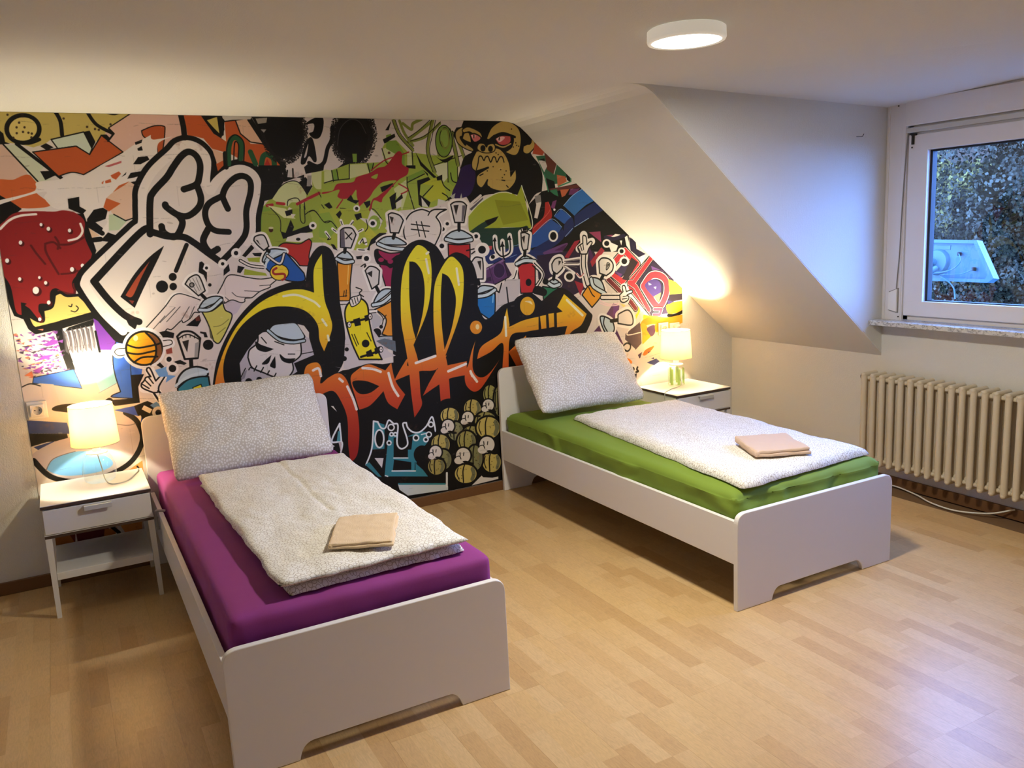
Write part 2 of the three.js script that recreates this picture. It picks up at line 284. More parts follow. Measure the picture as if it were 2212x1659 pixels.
  B('#2b52ac', 8, '400,970 880,870 985,1100 620,1060 390,1040'); F('#cbc4be', '870,790 1340,640 1440,1140 1170,1280 650,1290 560,1270 640,1060 985,1110'); s('#6a7890', 8, '870,790 1340,640|1100,1020 1110,930 1190,870 1350,810|1180,1155 1390,1040');
  F('#86bccb', '1110,930 1190,870 1345,820 1400,1030 1200,1140'); b('#284ea8', 12, '1350,640! 1400,500 1420,410! 1580,440 1560,800 1590,1220! 1330,1200 1440,1140! 1380,960 1350,800'); F('#20459c', '1560,800 1700,860 1690,930 1570,960'); F(K, '1420,400 1460,350 1560,420 1540,480|1560,940 1720,930 1650,1080 1670,1270 1370,1310 1300,1240 1590,1220');
  F('#c8c0b8', '250,1090 480,1040 640,1050 720,1290 690,1420 800,1510 320,1480'); s(K, 14, '250,1090 360,1045 480,1070'); f(K, '620,1345 700,1300 900,1280 1170,1280 1310,1210 1340,1290 1100,1400 700,1375');
  F('#24305f', '310,1480 800,1510 840,1640 380,1640 330,1660'); F(K, '330,1640 800,1640 820,1720 560,1740 360,1800'); F('#24305f', '400,1800 640,1730 720,1800 480,1850');
  f('#ada5ac', '380,1900 620,1750 900,1650 1250,1400 1500,1400 1650,1540 1680,1700 1560,1950 1250,2120 900,2180 600,2130 440,2050'); s(K, 60, '400,1960 600,2150 900,2210 1250,2150 1560,1980 1700,1720 1640,1500 1500,1390'); f('#5f9be0', '560,2060 640,1950 800,1880 1000,1850 1250,1900 1350,2000 1200,2090 900,2140 700,2130'); s('#5a5560', 10, '550,2080 640,1940 900,1850|1250,1500 1500,1540 1620,1520');
  F('#253a8c', '1360,1360 1600,1310 1650,1430 1500,1390|1700,1360 1850,1420 1740,1560 1680,1500'); F(K, '1600,1310 1760,1250 1850,1290 1960,1420 1720,1500 1680,1420 1650,1430'); F('#d8d2cc', '1690,1350 1720,1300 1820,1350 1790,1400'); F('#5c7fb4', '1790,1300 1870,1260 1950,1330 1920,1400'); F('#c98a4a', '1500,2100 1700,1960 1720,2150 1500,2200'); S(K, 20, '1480,2150 1600,2080 1660,2120|1640,2030 1690,2100');
  eye(1890, 1388, 34, 40);
  F('#6b2a1e', '300,2880 560,2820 900,2800 900,3200 300,3100'); F('#a4682c', '500,2950 800,2800 900,2950 700,3080'); F('#2a2a3a', '320,2950 540,2860 480,3000'); F('#5c1c22', '900,2780 1300,2760 1250,3000 950,3050'); F('#b06a2c', '1250,2780 1400,2760 1340,3000 1230,2950'); S(K, 40, '1300,2720 1420,2820 1400,2920 1540,2860 1560,2700|1500,2950 1600,2760'); F('#c08040', '1420,2700 1700,2650 1700,2900 1560,2930');
  // green ground right of the hand
  crop(360, 220, 5.53);
  f('#8a9a3c', '1110,1680! 1120,1290! 1240,1150 1400,980 1560,955 1680,1110! 1740,1020! 1730,830! 2240,810! 2240,1680!'); f('#b9c08a', '1240,1150! 1400,980 1560,955 1660,1090 1640,1210 1500,1200 1420,1250|1740,830 1950,820 1980,930 1850,1040 1760,1010'); f('#6f8f36', '1130,1300 1200,1260 1340,1400 1350,1600 1130,1680|1860,1030 2000,940 2200,930 2200,1050 1880,1080'); s(K, 10, '1240,1150 1400,980 1560,955 1680,1110|1440,1240 1460,1170 1580,1170 1600,1420 1660,1430 1640,1180|1660,1350 1760,1300 1880,1430 1970,1430'); s('#93212a', 34, '1560,1220 1700,1150 1820,1090|1200,1240 1260,1230|1320,1210 1400,1220'); F(K, '1760,1000 1800,1060 1890,1240 1960,1270 1940,1210 1860,1150|1580,960 1680,1110 1740,1010 1660,900');
  // white hand
  crop(0, 0, 1);
  F(W, '204,600 305,485 312,420 365,330 395,305 430,318 450,350 470,385 510,368 545,378 556,410 545,500 520,540 480,575 440,720 300,720 235,660');
  s(K, 41, '262,722 224,676 188,624 184,608 202,583 290,499 306,485 307,440 309,410 331,370 371,332 387,316 409,312 432,323 447,346 446,385'); s(K, 41, '464,392 490,374 519,365 543,374 555,394 552,424 544,464 543,506');
  F(K, '446,366 470,358 488,372 462,396 448,396');
  F(W, '266,716 224,675 188,624 184,608 202,583 290,499 306,485 307,440 309,410 331,370 371,332 387,316 409,312 432,323 447,346 446,385 456,404 468,392 490,374 519,365 543,374 555,394 552,424 544,464 543,500 534,524 480,578 440,720 300,720');
  s('#d3cac2', 18, '266,716 224,675 188,624 184,608 202,583 290,499 306,485 307,440 309,410 331,370 371,332 387,316 409,312 432,323 447,346 445,392 452,412'); s('#d3cac2', 18, '456,412 468,392 490,374 519,365 543,374 555,394 552,424 544,464 543,500 534,524');
  s(K, 15, '300,695 271,682 235,648 203,608! 305,501 330,502 360,510 396,512 420,525 447,545 478,567'); s(K, 14, '324,506 324,437 331,415 360,383 374,361 391,338 407,328 423,336 432,356 430,383 423,399 397,409'); s(K, 14, '426,402 434,428 429,448 407,466 384,464 360,448 357,442'); s(K, 14, '384,464 394,480 387,502 376,512 362,508 352,500 349,489');
  s(K, 13, '492,451 485,436 481,422 490,401 510,383 528,381 540,392 541,415 532,455 532,495 521,520 482,562'); s(K, 13, '479,424 452,439 443,459 449,484 465,498 494,501'); s(K, 14, '450,494 439,518 445,536 456,545 470,538'); s(K, 9, '403,529 380,585'); F(K, '262,668 300,690 292,712 278,702');
  f(K, '354,531! 322,556 289,594 260,641! 291,665! 311,621 343,556'); f('#8a3b24', '324,563! 295,600 271,638! 286,640 305,600'); F('#6b2a1e', '278,648 290,650 286,657');
  dot(K, 373, 598, 8.5); dot(K, 350, 619, 13); dot(K, 374, 619, 8);
  // ---- orange letters and skull, upper middle left
  crop(360, 220, 5.53);
  F('#ab4f26', '200,140 390,140 560,380 720,480 720,610 540,560 440,440 330,410 250,400|690,230 820,220 1000,500 1190,510 1370,740 1330,800 1090,760 900,700 720,600 700,350|590,740 690,690 690,750 610,830'); F('#c7a389', '820,215 960,200 1180,505 1010,490 880,380|540,560 690,620 690,690 600,740');
  S(K, 66, '160,120 200,300 215,430'); F(K, '390,140 660,165 690,330 650,440 720,480 560,380'); F('#b5a355', '480,220 600,180 630,380 560,310'); F(K, '640,165 690,220 680,400 640,420'); S(K, 14, '690,235 960,200|820,220 880,380 1000,480 1190,510'); S(K, 60, '990,210 1180,500 1400,770'); S(K, 60, '700,620 710,780');
  s('#1d4a2e', 62, '740,740 740,560 770,450 830,430 890,500 880,680|1000,600 1060,740|1130,760 1150,660 1200,630 1280,700 1270,900 1230,960'); s(K, 14, '720,760 720,540 770,420 840,400 920,490 920,700|800,700 810,500 840,480 860,540 850,700'); F('#96281f', '1150,790 1200,680 1250,780 1240,900 1150,870');
  F(K, '1090,760 1400,760 1420,920 1260,1160 1110,1200 1130,950'); F('#9a8f88', '1380,860 1410,790 1430,910'); F('#b9b2aa', '660,170 1020,170 1000,210 690,220');
  // black eye sockets of the printed skull: a solid core with a rim of spray paint specks
  const sprayed = (x, y, rx, ry, core) => { dot('#0b0a0b', x, y, rx * core, ry * core); for (let i = 0; i < 2600; i++) { const a = rnd() * TAU, q = core + (1 - core) * rnd() ** 1.9; dot('#151314', x + rx * q * Math.cos(a), y + ry * q * Math.sin(a), rr(3, 8)); } };
  F(K, '1010,180 1640,185 1560,320 1250,560 1100,330'); sprayed(1410, 380, 280, 370, 0.78); F(K, '1130,230 1180,190 1300,240 1200,500'); F('#8f8983', '1060,200 1200,190 1190,250 1090,265|1120,330 1190,330 1160,370');
  sprayed(2230, 400, 280, 380, 0.76); 
  f(K, '1610,290! 1750,200 1860,190 1870,300 1830,420 1760,440 1700,380 1750,350 1750,260'); s(K, 34, '1720,440 1660,560 1620,690'); f(K, '1600,720 1660,480 1740,440 1790,680 1760,720 1700,650 1650,740'); f('#b9b2ab', '1690,500 1640,660 1670,640'); s(K, 46, '1980,300 1970,450 1920,560 1880,720 1800,770 1700,730'); F(K, '1690,740 1880,760 1870,820 1660,860 1640,780|1380,760 1420,800 1440,900 1640,910 1640,870 1400,960');
  f('#b9b2ab', '1430,880 1440,820 1500,820 1500,900|1520,870 1570,830 1580,880 1530,900'); s(K, 18, '1440,820 1430,900|1505,800 1510,900'); F(K, '1590,920 1660,900 1680,1100 1640,960|2030,800 2150,700 2212,700 2212,820'); F('#8a857f', '1680,880 1730,880 1720,1010 1670,1010');
  crop(700, 220, 5.53);
  sprayed(340, 440, 240, 300, 0.72); dot(K, 340, 440, 180, 235); s('#3a3838', 10, '160,520 190,330 300,215 420,240 500,380'); for (let i = 0; i < 16; i++) dot('#24211f', 90 + 20 * Math.sin(i), 240 + i * 16, 5);
  F(K, '380,480 500,480 500,600 440,720 330,720');
  // ---- green letters
  F('#8fa03e', '-30,830 80,820 300,740 720,720 690,560 740,470 860,460 1000,600 1300,640 1600,640 1600,960 1480,1180 1300,1260 900,1300 700,1540 -40,1540');
  F('#b9c08a', '0,830 90,820 110,940 0,970|310,750 500,740 540,850 300,920|690,560 780,540 860,620 800,740 690,640|990,600 1040,600 1050,760 990,760|830,1040 980,930 990,1100 930,1300'); F('#6f8f36', '510,740 590,735 580,820 540,850|80,820 150,810 170,930 110,950|740,470 860,460 960,620 960,800 900,880 800,760 880,640 740,560|1000,890 1180,810 1200,850 1010,960|330,620 390,620 390,720 340,720|740,400 800,380 800,450 740,460');
  S(K, 11, '90,820 110,950|150,810 170,930|300,745 300,920|520,740 545,850|590,735 570,820|690,560 740,720 900,880|1050,600 1060,760|990,900 990,1000 1080,1300|1200,860 1000,960|0,970 100,940 300,920|330,620 340,730|1310,990 1180,1130|1160,960 1310,990'); F('#c3c2b4', '860,1180 930,1100 920,1250 860,1290|1150,1130 1260,1200 1250,1260 1170,1250|1360,1160 1480,1190 1350,1240');
  F('#a5ab30', '1160,980 1310,1000 1200,1130 1270,1200 1360,1160 1480,1180 1400,900 1260,920'); F('#7f9a3a', '1480,720 1590,690 1600,960 1540,1010 1480,960'); F('#bfc4a2', '1310,760 1480,720 1480,900 1430,960 1340,860'); S(K, 9, '1475,720 1480,960|1590,690 1595,960|1310,760 1500,690 1650,640');
  F(K, '1110,940 1240,900 1240,860 1180,810 1270,930 1150,990 1140,1110 1270,1200 1250,1260 1160,1140 1170,1260 1130,1230|670,1020 820,970 830,1010 690,1080|780,1140 860,1080 850,1180 930,1100 940,1150 850,1210 860,1270 810,1290|1090,600 1160,720 1340,900 1310,910 1150,760|980,760 1090,760 1090,800 980,790|1340,900 1410,870 1410,930 1350,940|700,450 840,380 850,420 720,500|730,340 800,230 770,340');
  s('#77823a', 34, '830,220 900,400 1060,580|900,230 960,380 1060,520|1010,450 1140,350 1280,240|1000,480 1200,420 1380,260|1300,220 1260,400 1240,600 1320,840|940,260 1040,330 1060,260 1160,210|1380,320 1350,500 1370,640|1500,330 1560,560 1600,760|1420,300 1560,400 1680,700'); s(K, 7, '810,220 890,410 1050,590|850,220 920,390 1070,560|1000,430 1130,340 1260,220|1030,470 1210,400 1390,240|1280,220 1240,400 1220,600 1300,840|1330,220 1290,410 1260,600 1340,840|1480,330 1540,560 1580,760|1520,330 1580,560 1640,860|1440,300 1580,400 1700,700 1700,790 1650,780');
  dot('#6f8f36', 1430, 470, 100, 190, K, 10); dot('#82a048', 1440, 430, 60, 120, K, 8); s('#77823a', 22, '1400,330 1470,340 1490,500 1440,560 1400,480'); f(K, '1280,600 1400,690 1540,640 1500,700 1420,720'); s(K, 12, '1400,920 1430,1000 1500,1060|1410,1090 1470,1130 1490,1180|1510,850 1530,940 1590,970');
  f('#93212a', '-20,1080 100,1060 160,980 340,960 390,900 540,850 640,790 740,760 870,600 930,620 930,740 1010,790! 990,870 880,940 760,1080 700,1150 680,1200 590,1180 560,1320 520,1480! 510,1400 570,1180 640,1130 800,1000 860,940 700,960 600,1050 540,1140 420,1250! 390,1130 380,1050 310,1140 220,1160 160,1130 180,1050 40,1090 -20,1100'); s('#93212a', 14, '220,1170 150,1270|560,820 720,700 900,640 1010,600|890,980 1000,1050 920,1100'); f('#8fa03e', '560,900 640,860 620,920'); F(K, '270,1170 320,1110 350,1170 420,1180 380,1220|470,1200 550,1180 550,1230 510,1270|370,1350 440,1320 450,1380 390,1400|140,1350 190,1280 210,1330 180,1390|610,1350 680,1400 680,1500 640,1560 730,1560 750,1600 560,1640 640,1560 580,1480|60,1200 100,1260 60,1280 0,1230');
  F('#b9bd8c', '190,1280 290,1300 300,1440 210,1420'); s(K, 9, '190,1270 290,1300 300,1460|0,1440 80,1440 100,1400|-30,1230 160,1510|440,1400 500,1390 580,1280 700,1420'); F('#a5ab30', '500,1510 560,1490 650,1600 540,1620 490,1560'); dot('#7f9a3a', 600, 1440, 60, 80); eye(580, 1445, 26, 22); eye(388, 1275, 20, 20); dot('#54301c', 775, 610, 16); dot('#54301c', 255, 1360, 14);
  crop(700, 440, 5.53);
  F('#97a238', '-60,60 520,60 760,330 620,420 560,500 420,560 120,530 -60,420'); F('#a9ac36', '490,300 540,280 640,390 560,430 480,390'); F('#7f9a3a', '-60,120 60,100 160,290 60,420 -60,400'); F(K, '360,130 440,110 450,170 390,200|140,130 190,80 210,120 180,180|80,480 120,490 160,560 110,540|510,560 560,490 620,460 640,420 740,350 660,350 560,430'); F('#c4bdb5', '420,170 520,180 560,60 700,200 660,300 560,280'); dot('#7f9a3a', 600, 230, 70, 90); eye(580, 235, 26, 24); eye(388, 58, 20, 20); s(K, 10, '500,190 520,280 490,330|0,220 80,210 150,290');
  // angry ape
  crop(960, 240, 5.53);
  f(K, '230,90! 700,95! 920,200 1080,380 1030,500 1130,640 1170,780 1160,960! 1080,1000 1000,1120! 870,1000 500,1000 330,1110 230,1010 0,1080! 100,980 160,800 230,560 330,470 120,320 140,200'); f('#241542', '200,680 330,640 370,800 300,1000 130,1050! 90,980 170,800');
  F('#c3bab2', '40,95 235,95 200,190 130,200 80,240'); b('#a58c4e', 10, '130,260 190,200 220,210 210,330 260,390 340,450 330,480 230,440 150,370'); f(K, '180,320 210,300 260,390 240,410');
  b('#ab9250', 12, '215,220 290,190 420,250 455,320! 380,300 300,250 230,260|210,330! 240,260 300,270 320,380! 260,360'); b('#ab9250', 12, '500,330! 560,200 680,120 800,140 890,220 915,360 880,500 820,530 720,490! 800,430 820,320 740,270 600,290 530,340');
  b('#ab9250', 10, '380,480! 330,590 330,680 380,720! 520,680! 400,760 380,830 400,890 450,910 510,820! 520,900 640,950 760,940 850,830 850,690! 790,780! 770,620 700,490 600,440'); b('#ab9250', 10, '390,450 410,390 470,390 500,430 520,400 580,390 605,430 590,480 520,500 440,490'); dot(K, 458, 445, 30, 38); dot(K, 548, 452, 28, 36);
  b('#c06a6e', 14, '300,280! 360,270 430,310 420,350 350,370'); f('#d8a8a8', '320,290 370,290 350,330'); b('#b04a4a', 14, '600,330! 680,290 790,295! 790,370 730,410 650,400'); f('#d8b0b0', '620,330 680,305 720,320 660,370'); s(K, 26, '590,300 700,265 840,310'); s('#ab9250', 16, '610,400 700,430 790,390'); s(K, 14, '350,290 350,320|655,320 650,345');
  s(K, 13, '380,700 400,620 410,550 440,540 470,590 490,550 520,545 550,610 580,550 605,555 625,610 660,550 690,550 710,610'); s(K, 22, '380,720 450,700 520,675'); s(K, 12, '515,820 505,880 540,910|420,770 460,750'); for (const [x, y] of [[800, 215], [850, 380], [885, 420], [860, 410], [820, 430], [670, 700], [735, 715], [715, 760], [580, 665], [510, 715], [690, 795], [640, 520], [615, 500]]) dot('#2a2012', x, y, 8); s(K, 12, '685,825 720,830|740,890 760,910');
  b('#ab9250', 12, '940,420! 940,490 1000,510 1070,440 1080,370! 1040,320 1030,380 980,400'); f(K, '930,240 1030,310 1030,390 990,400 990,350 940,370');
  // right of the ape
  F('#a0452f', '1080,380 1190,490 1170,530 1050,510'); F('#5a3128', '1190,490 1340,620 1300,760 1220,730'); F('#2d5a40', '1090,540 1200,530 1220,700 1310,760 1340,640 1480,760 1400,860 1260,880 1180,760 1120,600'); F('#c1bab4', '1120,590 1200,590 1225,660 1190,730 1150,650'); F('#a85a3a', '1340,760 1440,780 1460,840 1350,900|1390,930 1490,930 1410,1030'); F(K, '1130,580 1190,565 1200,600|1450,740 1520,800 1500,850 1460,820|1210,800 1310,840 1330,960 1230,960');
  F(K, '1160,960 1600,860 1700,960 2200,1450 2200,1680 980,1680 1000,1120'); F('#5c2e2a', '1240,930 1600,870 1640,910 1300,960'); F('#2d6a48', '1250,950 1340,930 1360,1020 1310,1000'); F('#a85a3a', '1380,940 1490,930 1440,1010 1400,1030'); F('#5e2d58', '1500,930 1620,920 1560,1000 1480,1000'); S('#3a7a58', 14, '1190,760 1240,960|1500,780 1510,840 1360,900');
  f('#8f9a2c', '285,1260! 420,1100 600,990 720,965 800,980 865,1015! 920,880! 1040,1400! 700,1390 430,1450! 300,1440'); F('#7d8420', '600,1060 900,1080 1000,1300 700,1360 640,1200'); line('#c8ccb0', 12, '285,1250 420,1100 600,990 720,968 800,985|920,890 1045,1390 700,1395', false); f('#1c3428', '300,1440! 460,1330 640,1260! 600,1320 470,1400! 880,1390 1000,1390 1020,1680 560,1680 400,1500'); F(K, '480,1310 645,1255 600,1320 520,1370'); S('#c9c2ba', 30, '290,1130 430,1010'); F('#4a4850', '300,1170 460,1030 460,1050 320,1190'); F('#9fa092', '60,1020 130,980 110,1060|200,980 215,1060 180,1050');
  F('#c9c2ba', '1075,1015 1145,1000 1155,1100 1110,1285 1070,1275 1095,1120'); F('#7a7672', '1075,1015 1145,1000 1150,1085 1095,1100'); f('#9a2722', '1200,1090! 1240,1080! 1280,1270 1120,1430 1050,1480! 1060,1380 1180,1260'); line('#c2564a', 7, '1240,1090 1250,1200 1060,1400', false); F('#6d3462', '1290,1080 1340,1060 1310,1180 1270,1150'); dot('#ded8d2', 1312, 1178, 14);
  f('#2b5f9c', '1420,1130! 1520,1010 1650,925! 1790,1070! 1680,1130 1550,1250!'); f('#234e96', '1310,1260! 1390,1170! 1510,1265! 1430,1350!'); f('#24498c', '1050,1480! 1270,1290! 1405,1385! 1340,1470 1160,1600 820,1680! 1000,1600'); f('#1b2552', '1550,1250! 1700,1140 1800,1080! 1900,1180! 1700,1300 1550,1390!|1430,1360 1520,1270 1540,1400 1440,1500|1050,1660 1300,1500 1410,1400! 1420,1520 1200,1680'); line('#8fb0d8', 6, '1420,1130 1530,1010 1650,925|1310,1255 1390,1170 1510,1265|1060,1475 1270,1290 1400,1385|1550,1385 1720,1280|1440,1500 1530,1400', false); dot('#ded8d2', 1298, 1492, 58, 70); dot(K, 1298, 1492, 38, 48);
  // ---- spray can crew
  function can(nozzle, neck, dome, rim, body, bodyCol, domeCol = G) { line('#d8d2cb', 75, nozzle, false, true); line('#d8d2cb', 60, dome, false, true); if (body) b(bodyCol, 14, body); b(domeCol, 15, dome); if (rim) { s(K, 58, rim); s('#b9c6cc', 34, rim); } S(K, 40, neck); b('#c4beb8', 15, nozzle); }
  crop(1000, 440, 5.53);
  F('#1f2a5c', '250,530 420,560 700,500 840,560 1080,560 1000,640 640,700 300,720 240,640'); F('#a33a3e', '260,505 350,505 340,550 270,550'); line('#6a88c0', 6, '590,510 660,490|560,640 640,610', false);
  f('#5c3a6c', '960,600 1000,560 1250,470 1100,640'); F('#241a30', '880,620 1300,560 1560,560 1700,900 1300,1100 900,900'); F('#7a3050', '1500,340 1640,330 1650,460|1700,380 1790,370 1740,450'); F('#451f4a', '1090,560 1240,480 1200,560|1480,440 1560,640 1700,700 1520,700');
  F('#8a2233', '1210,640 1330,450 1400,430 1260,650|1520,690 1650,520 1690,560 1540,760|1330,920 1450,960 1400,1100');
  F('#d8d2cb', '1760,400 1820,360 1880,370 1820,410|1760,460 1850,500 1830,560 1770,580 1740,500|1870,440 1900,440 1890,500|1930,400 1960,380 1990,500 2050,600 2010,590 1950,500|2060,440 2110,480 2100,560 2140,540 2150,580 2080,540|2080,640 2180,610 2130,730');
  F('#1d1830', '1980,400 2060,440 2070,540 2180,600 2100,640 2000,560'); s('#1d1830', 40, '1700,400 1800,420 1920,380');
  // red pipes with white edges
  const pipe = (w, p, col = '#a8242e') => { S(K, w + 30, p); S('#e0cfca', w + 10, p); S(col, w, p); };
  pipe(60, '1740,780 1930,560 2080,720 1900,930 1720,780', '#a82a32'); F('#2a2440', '1810,830 1920,700 1990,750 1890,880'); F('#57306a', '1800,800 1900,840 1880,880'); F('#241a20', '2010,640 2090,700 1960,920 1900,900'); pipe(56, '2260,640 2000,930 2000,1000 2240,1290', '#b82832'); pipe(44, '1730,900 2010,1180 2060,1250', '#5c1a24');
  crop(1180, 480, 6.9125);
  F('#241c34', '1350,900 1600,560 1900,830 1900,1350 1560,1400 1340,950'); F('#5c3a78', '1560,650 1760,740 1700,760 1580,720|1640,720 1880,840 1800,820'); pipe(62, '1560,540 1300,900 1240,900 1330,960 1530,1310'); s(K, 130, '1450,950 1560,800 1700,800 1790,900 1780,1100 1660,1260 1450,960'); s('#e6d2cc', 108, '1450,950 1560,800 1700,800 1790,900 1780,1100 1660,1260 1450,960'); s('#bb2c38', 88, '1450,950 1560,800 1700,800 1790,900 1780,1100 1660,1260 1450,960'); f('#3a2c66', '1470,960 1560,860 1680,880 1710,1000 1650,1150'); F('#d8c85a', '1600,1110 1710,1050 1680,1190'); F('#e0dad4', '1520,900 1570,930 1530,940|1600,970 1640,960 1630,1000'); pipe(40, '1610,1300 1720,1300 1690,1380 1600,1380', '#a8283c');
  F('#dcc634', '1820,850 2060,940 2060,1060 1840,1080|1450,1380 1580,1400 1600,1500 1420,1560'); F('#231a24', '1840,1080 2060,1060 2060,1150 1900,1180 1850,1160'); f('#e0a024', '1800,1230 2060,1180 2060,1320 1900,1360 1830,1380'); F('#2c2550', '1800,1160 1900,1190 1820,1230'); s(K, 44, '1820,1390 1920,1390 2060,1320'); f('#e08a28', '1420,1480 1580,1400 1800,1420 2060,1380 2060,1480 1900,1560 1880,1640 1620,1520 1420,1560'); F('#dcc634', '1380,1240 1400,1330 1320,1480 1290,1430 1360,1350');
  crop(1180, 640, 6.9125);
  F('#4c2c50', '680,560 800,420 1000,100 1090,140 1040,480 1150,720 1040,700 850,560'); F('#57306a', '1000,140 1080,140 1060,240 990,300'); F('#3c3440', '1180,560 1400,380 1420,700 1330,800 1170,700'); line('#d8d2cb', 14, '1330,380 1200,570 1400,540|1440,330 1400,400', false); f('#e59a34', '1410,420 1480,420 1560,580 1560,640 1440,720 1430,560'); f('#3a2c56', '1500,480 1610,430 1620,540 1570,600 1540,570'); f('#e08a28', '1620,430 1680,420 1670,520 1630,530'); F('#c9c2ba', '1560,600 1700,560 1760,700 1700,850 1500,800 1350,800'); f('#d9602c', '1440,870 1480,800 1600,740 1580,790 1480,880'); F('#2a1c34', '1330,900 1430,830 1400,920 1330,960|1510,830 1560,820 1520,850'); F('#4a2030', '1190,860 1240,850 1250,930|1260,910 1310,980 1280,970'); F('#c9c2ba', '1170,640 1320,780 1400,950 1700,850 2060,900 2060,1300 1340,1330 1150,1150'); b('#c3bbb2', 22, '1150,740 1200,700 1250,720 1250,780 1210,820 1160,790'); S(K, 30, '1080,830 1150,820|1100,860 1140,880'); f('#cf7428', '1170,1000 1180,930 1230,930 1280,990 1180,1050'); eye(1283, 1085, 34, 40); s(K, 26, '1360,1060 1350,1090 1370,1120 1340,1130'); F('#d9603c', '1220,1190 1250,1150 1300,1170 1270,1230'); F(K, '1270,1230 1300,1170 1350,1150 1340,1220 1290,1280'); F('#1e2450', '1500,990 1560,960 1640,930 1690,970 1610,1030|1560,930 1600,910 1610,940');
  // crew, right part
  crop(1000, 440, 5.53);
  can('690,350! 740,345 790,370! 770,545! 720,560! 700,500', '740,560 735,620', '640,720 700,640 760,625 850,690', '640,720 740,680 860,690', '650,760! 740,700 860,700! 860,1000 840,1060 690,1070!', '#a8262a'); F('#231e1c', '700,400 740,380 730,480'); dot(K, 782, 940, 34, 44); line('#d8d2cb', 44, '850,700 950,840 890,980|640,780 620,880 570,910', false); s(K, 12, '850,710 960,840 890,990|830,740 930,850 870,970|640,800 610,890 560,910'); B('#d8d2cb', 12, '690,290 760,285 770,330 700,335'); F(K, '710,295 755,290 760,320 715,325');
  can('1060,720! 1100,660 1170,650 1190,760 1120,840! 1070,800', '1090,830 1080,900', '1030,940 1080,900 1140,930 1150,970', '1020,950 1080,985 1150,965', '950,990! 1060,1000 1130,990! 1110,1180 1060,1280 990,1260 960,1140', '#216848'); F('#231e1c', '1140,680 1170,690 1140,740'); f(K, '830,1060 860,990 930,990 1000,1040 980,1100 900,1090'); dot(K, 985, 930, 36);
  line('#d8d2cb', 30, '1200,680 1400,650|1200,720 1380,720|1200,740 1330,830', false); line('#57504c', 8, '1210,690 1390,660|1210,715 1380,710|1200,735 1360,760|1200,750 1300,820', false);
  eye(1270, 870, 40, 24); eye(1715, 475, 30, 22); eye(1893, 568, 24, 20); eye(1925, 688, 34, 24);
  line('#d8d2cb', 100, '1440,380 1450,560 1440,740 1480,960', false); line('#d8d2cb', 80, '1380,540 1450,480 1540,450', false); s(K, 64, '1440,600 1440,760 1490,960'); s('#d2cbc4', 40, '1440,600 1440,760 1490,955'); b('#d2cbc4', 13, '1380,560! 1370,520 1400,490 1430,470! 1430,390 1450,380 1470,400 1480,490! 1520,450 1540,470 1500,540 1480,600! 1410,600'); s(K, 10, '1400,500 1420,560|1380,530 1400,580|1430,480 1440,550'); line('#d8d2cb', 26, '1360,840 1400,880 1450,830', false); s('#a83a3e', 8, '1350,830 1400,870 1440,830');
  can('1620,690! 1660,650 1740,660 1790,720 1780,800 1710,860! 1630,830!', '1680,840 1650,900', '1530,900 1600,890 1660,940 1690,1060 1600,1040', '1530,900 1560,990 1690,1070', '1420,1090! 1500,980 1560,1010 1650,1090 1540,1240!', '#c98a22'); b('#cfc8c1', 10, '1720,710 1750,720 1740,760 1710,790'); F(K, '1725,715 1745,725 1722,775'); s(K, 12, '1500,1000 1540,1080 1570,1110'); line('#d8d2cb', 90, '1680,1120 1880,1110|1920,1000 1960,1090 1940,1160', false); s(K, 56, '1660,1120 1870,1120'); s('#d2cbc4', 34, '1660,1120 1880,1120'); b('#d2cbc4', 13, '1870,1090! 1910,1050! 1900,990 1930,980 1950,1050! 2010,1030 2020,1060 1960,1090 1980,1110 1970,1150 1920,1180 1880,1160'); s(K, 9, '1910,1110 1960,1100|1900,1140 1960,1130'); F('#cfc470', '1870,1190 1940,1210 1920,1240');
  line('#e0bcc0', 12, '1640,1160 1740,1200 1860,1190|1640,1190 1740,1220 1850,1210', false);
  can('1850,1330! 1870,1310 1960,1270 2010,1310 2030,1400 2000,1450 1850,1430!', '1840,1390 1770,1400', '1640,1350 1720,1360 1790,1420 1800,1520 1720,1560 1660,1460', null, null, null); s(K, 14, '1690,1350 1680,1440 1730,1540');
  // trident, boom box
  line('#d8d2cb', 60, '380,400 400,560 480,620 570,560 555,380|470,450 480,620', false); line('#d8d2cb', 60, '340,650 440,600', false); s(K, 17, '375,420 385,540 430,610 480,630 550,590 565,520 555,390'); S(K, 17, '470,460 480,640'); F(K, '350,450 380,400 400,450|440,520 465,460 500,510|520,440 550,380 580,430'); dot(K, 355, 635, 24); eye(230, 550, 50, 36); eye(155, 390, 24, 26); S(K, 16, '490,650 520,1180');
  B('#4c2c56', 12, '250,790 480,660 540,880 370,970 180,930'); F('#7a5a84', '250,790 480,660 500,680 270,800'); F('#2c1c38', '480,660 580,850 540,890'); dot('#2d1d3a', 430, 800, 70, 90, '#5c3a68', 10); F('#2d1d3a', '250,900 330,870 340,920 270,940'); S('#2d1d3a', 8, '310,760 370,960');
  F('#b0aaa8', '480,960 520,900 680,900 680,1060 620,1160 540,1180 380,1310 400,1080'); line(K, 16, '370,1020 430,1060 460,950|520,1000 540,1180', true);
  can('100,700! 150,640 230,650! 240,740 240,900! 160,900! 110,780', '170,880 190,960', '150,1080 200,990 290,980 370,1010', '150,1110 280,1090 380,1030', '130,1110! 280,1110 385,1070! 380,1300 350,1410! 240,1330 150,1260', '#1d66a6'); F('#231e1c', '170,690 215,680 210,800'); line('#8fc4e8', 10, '360,1080 355,1180', false);
  crop(700, 440, 5.53);
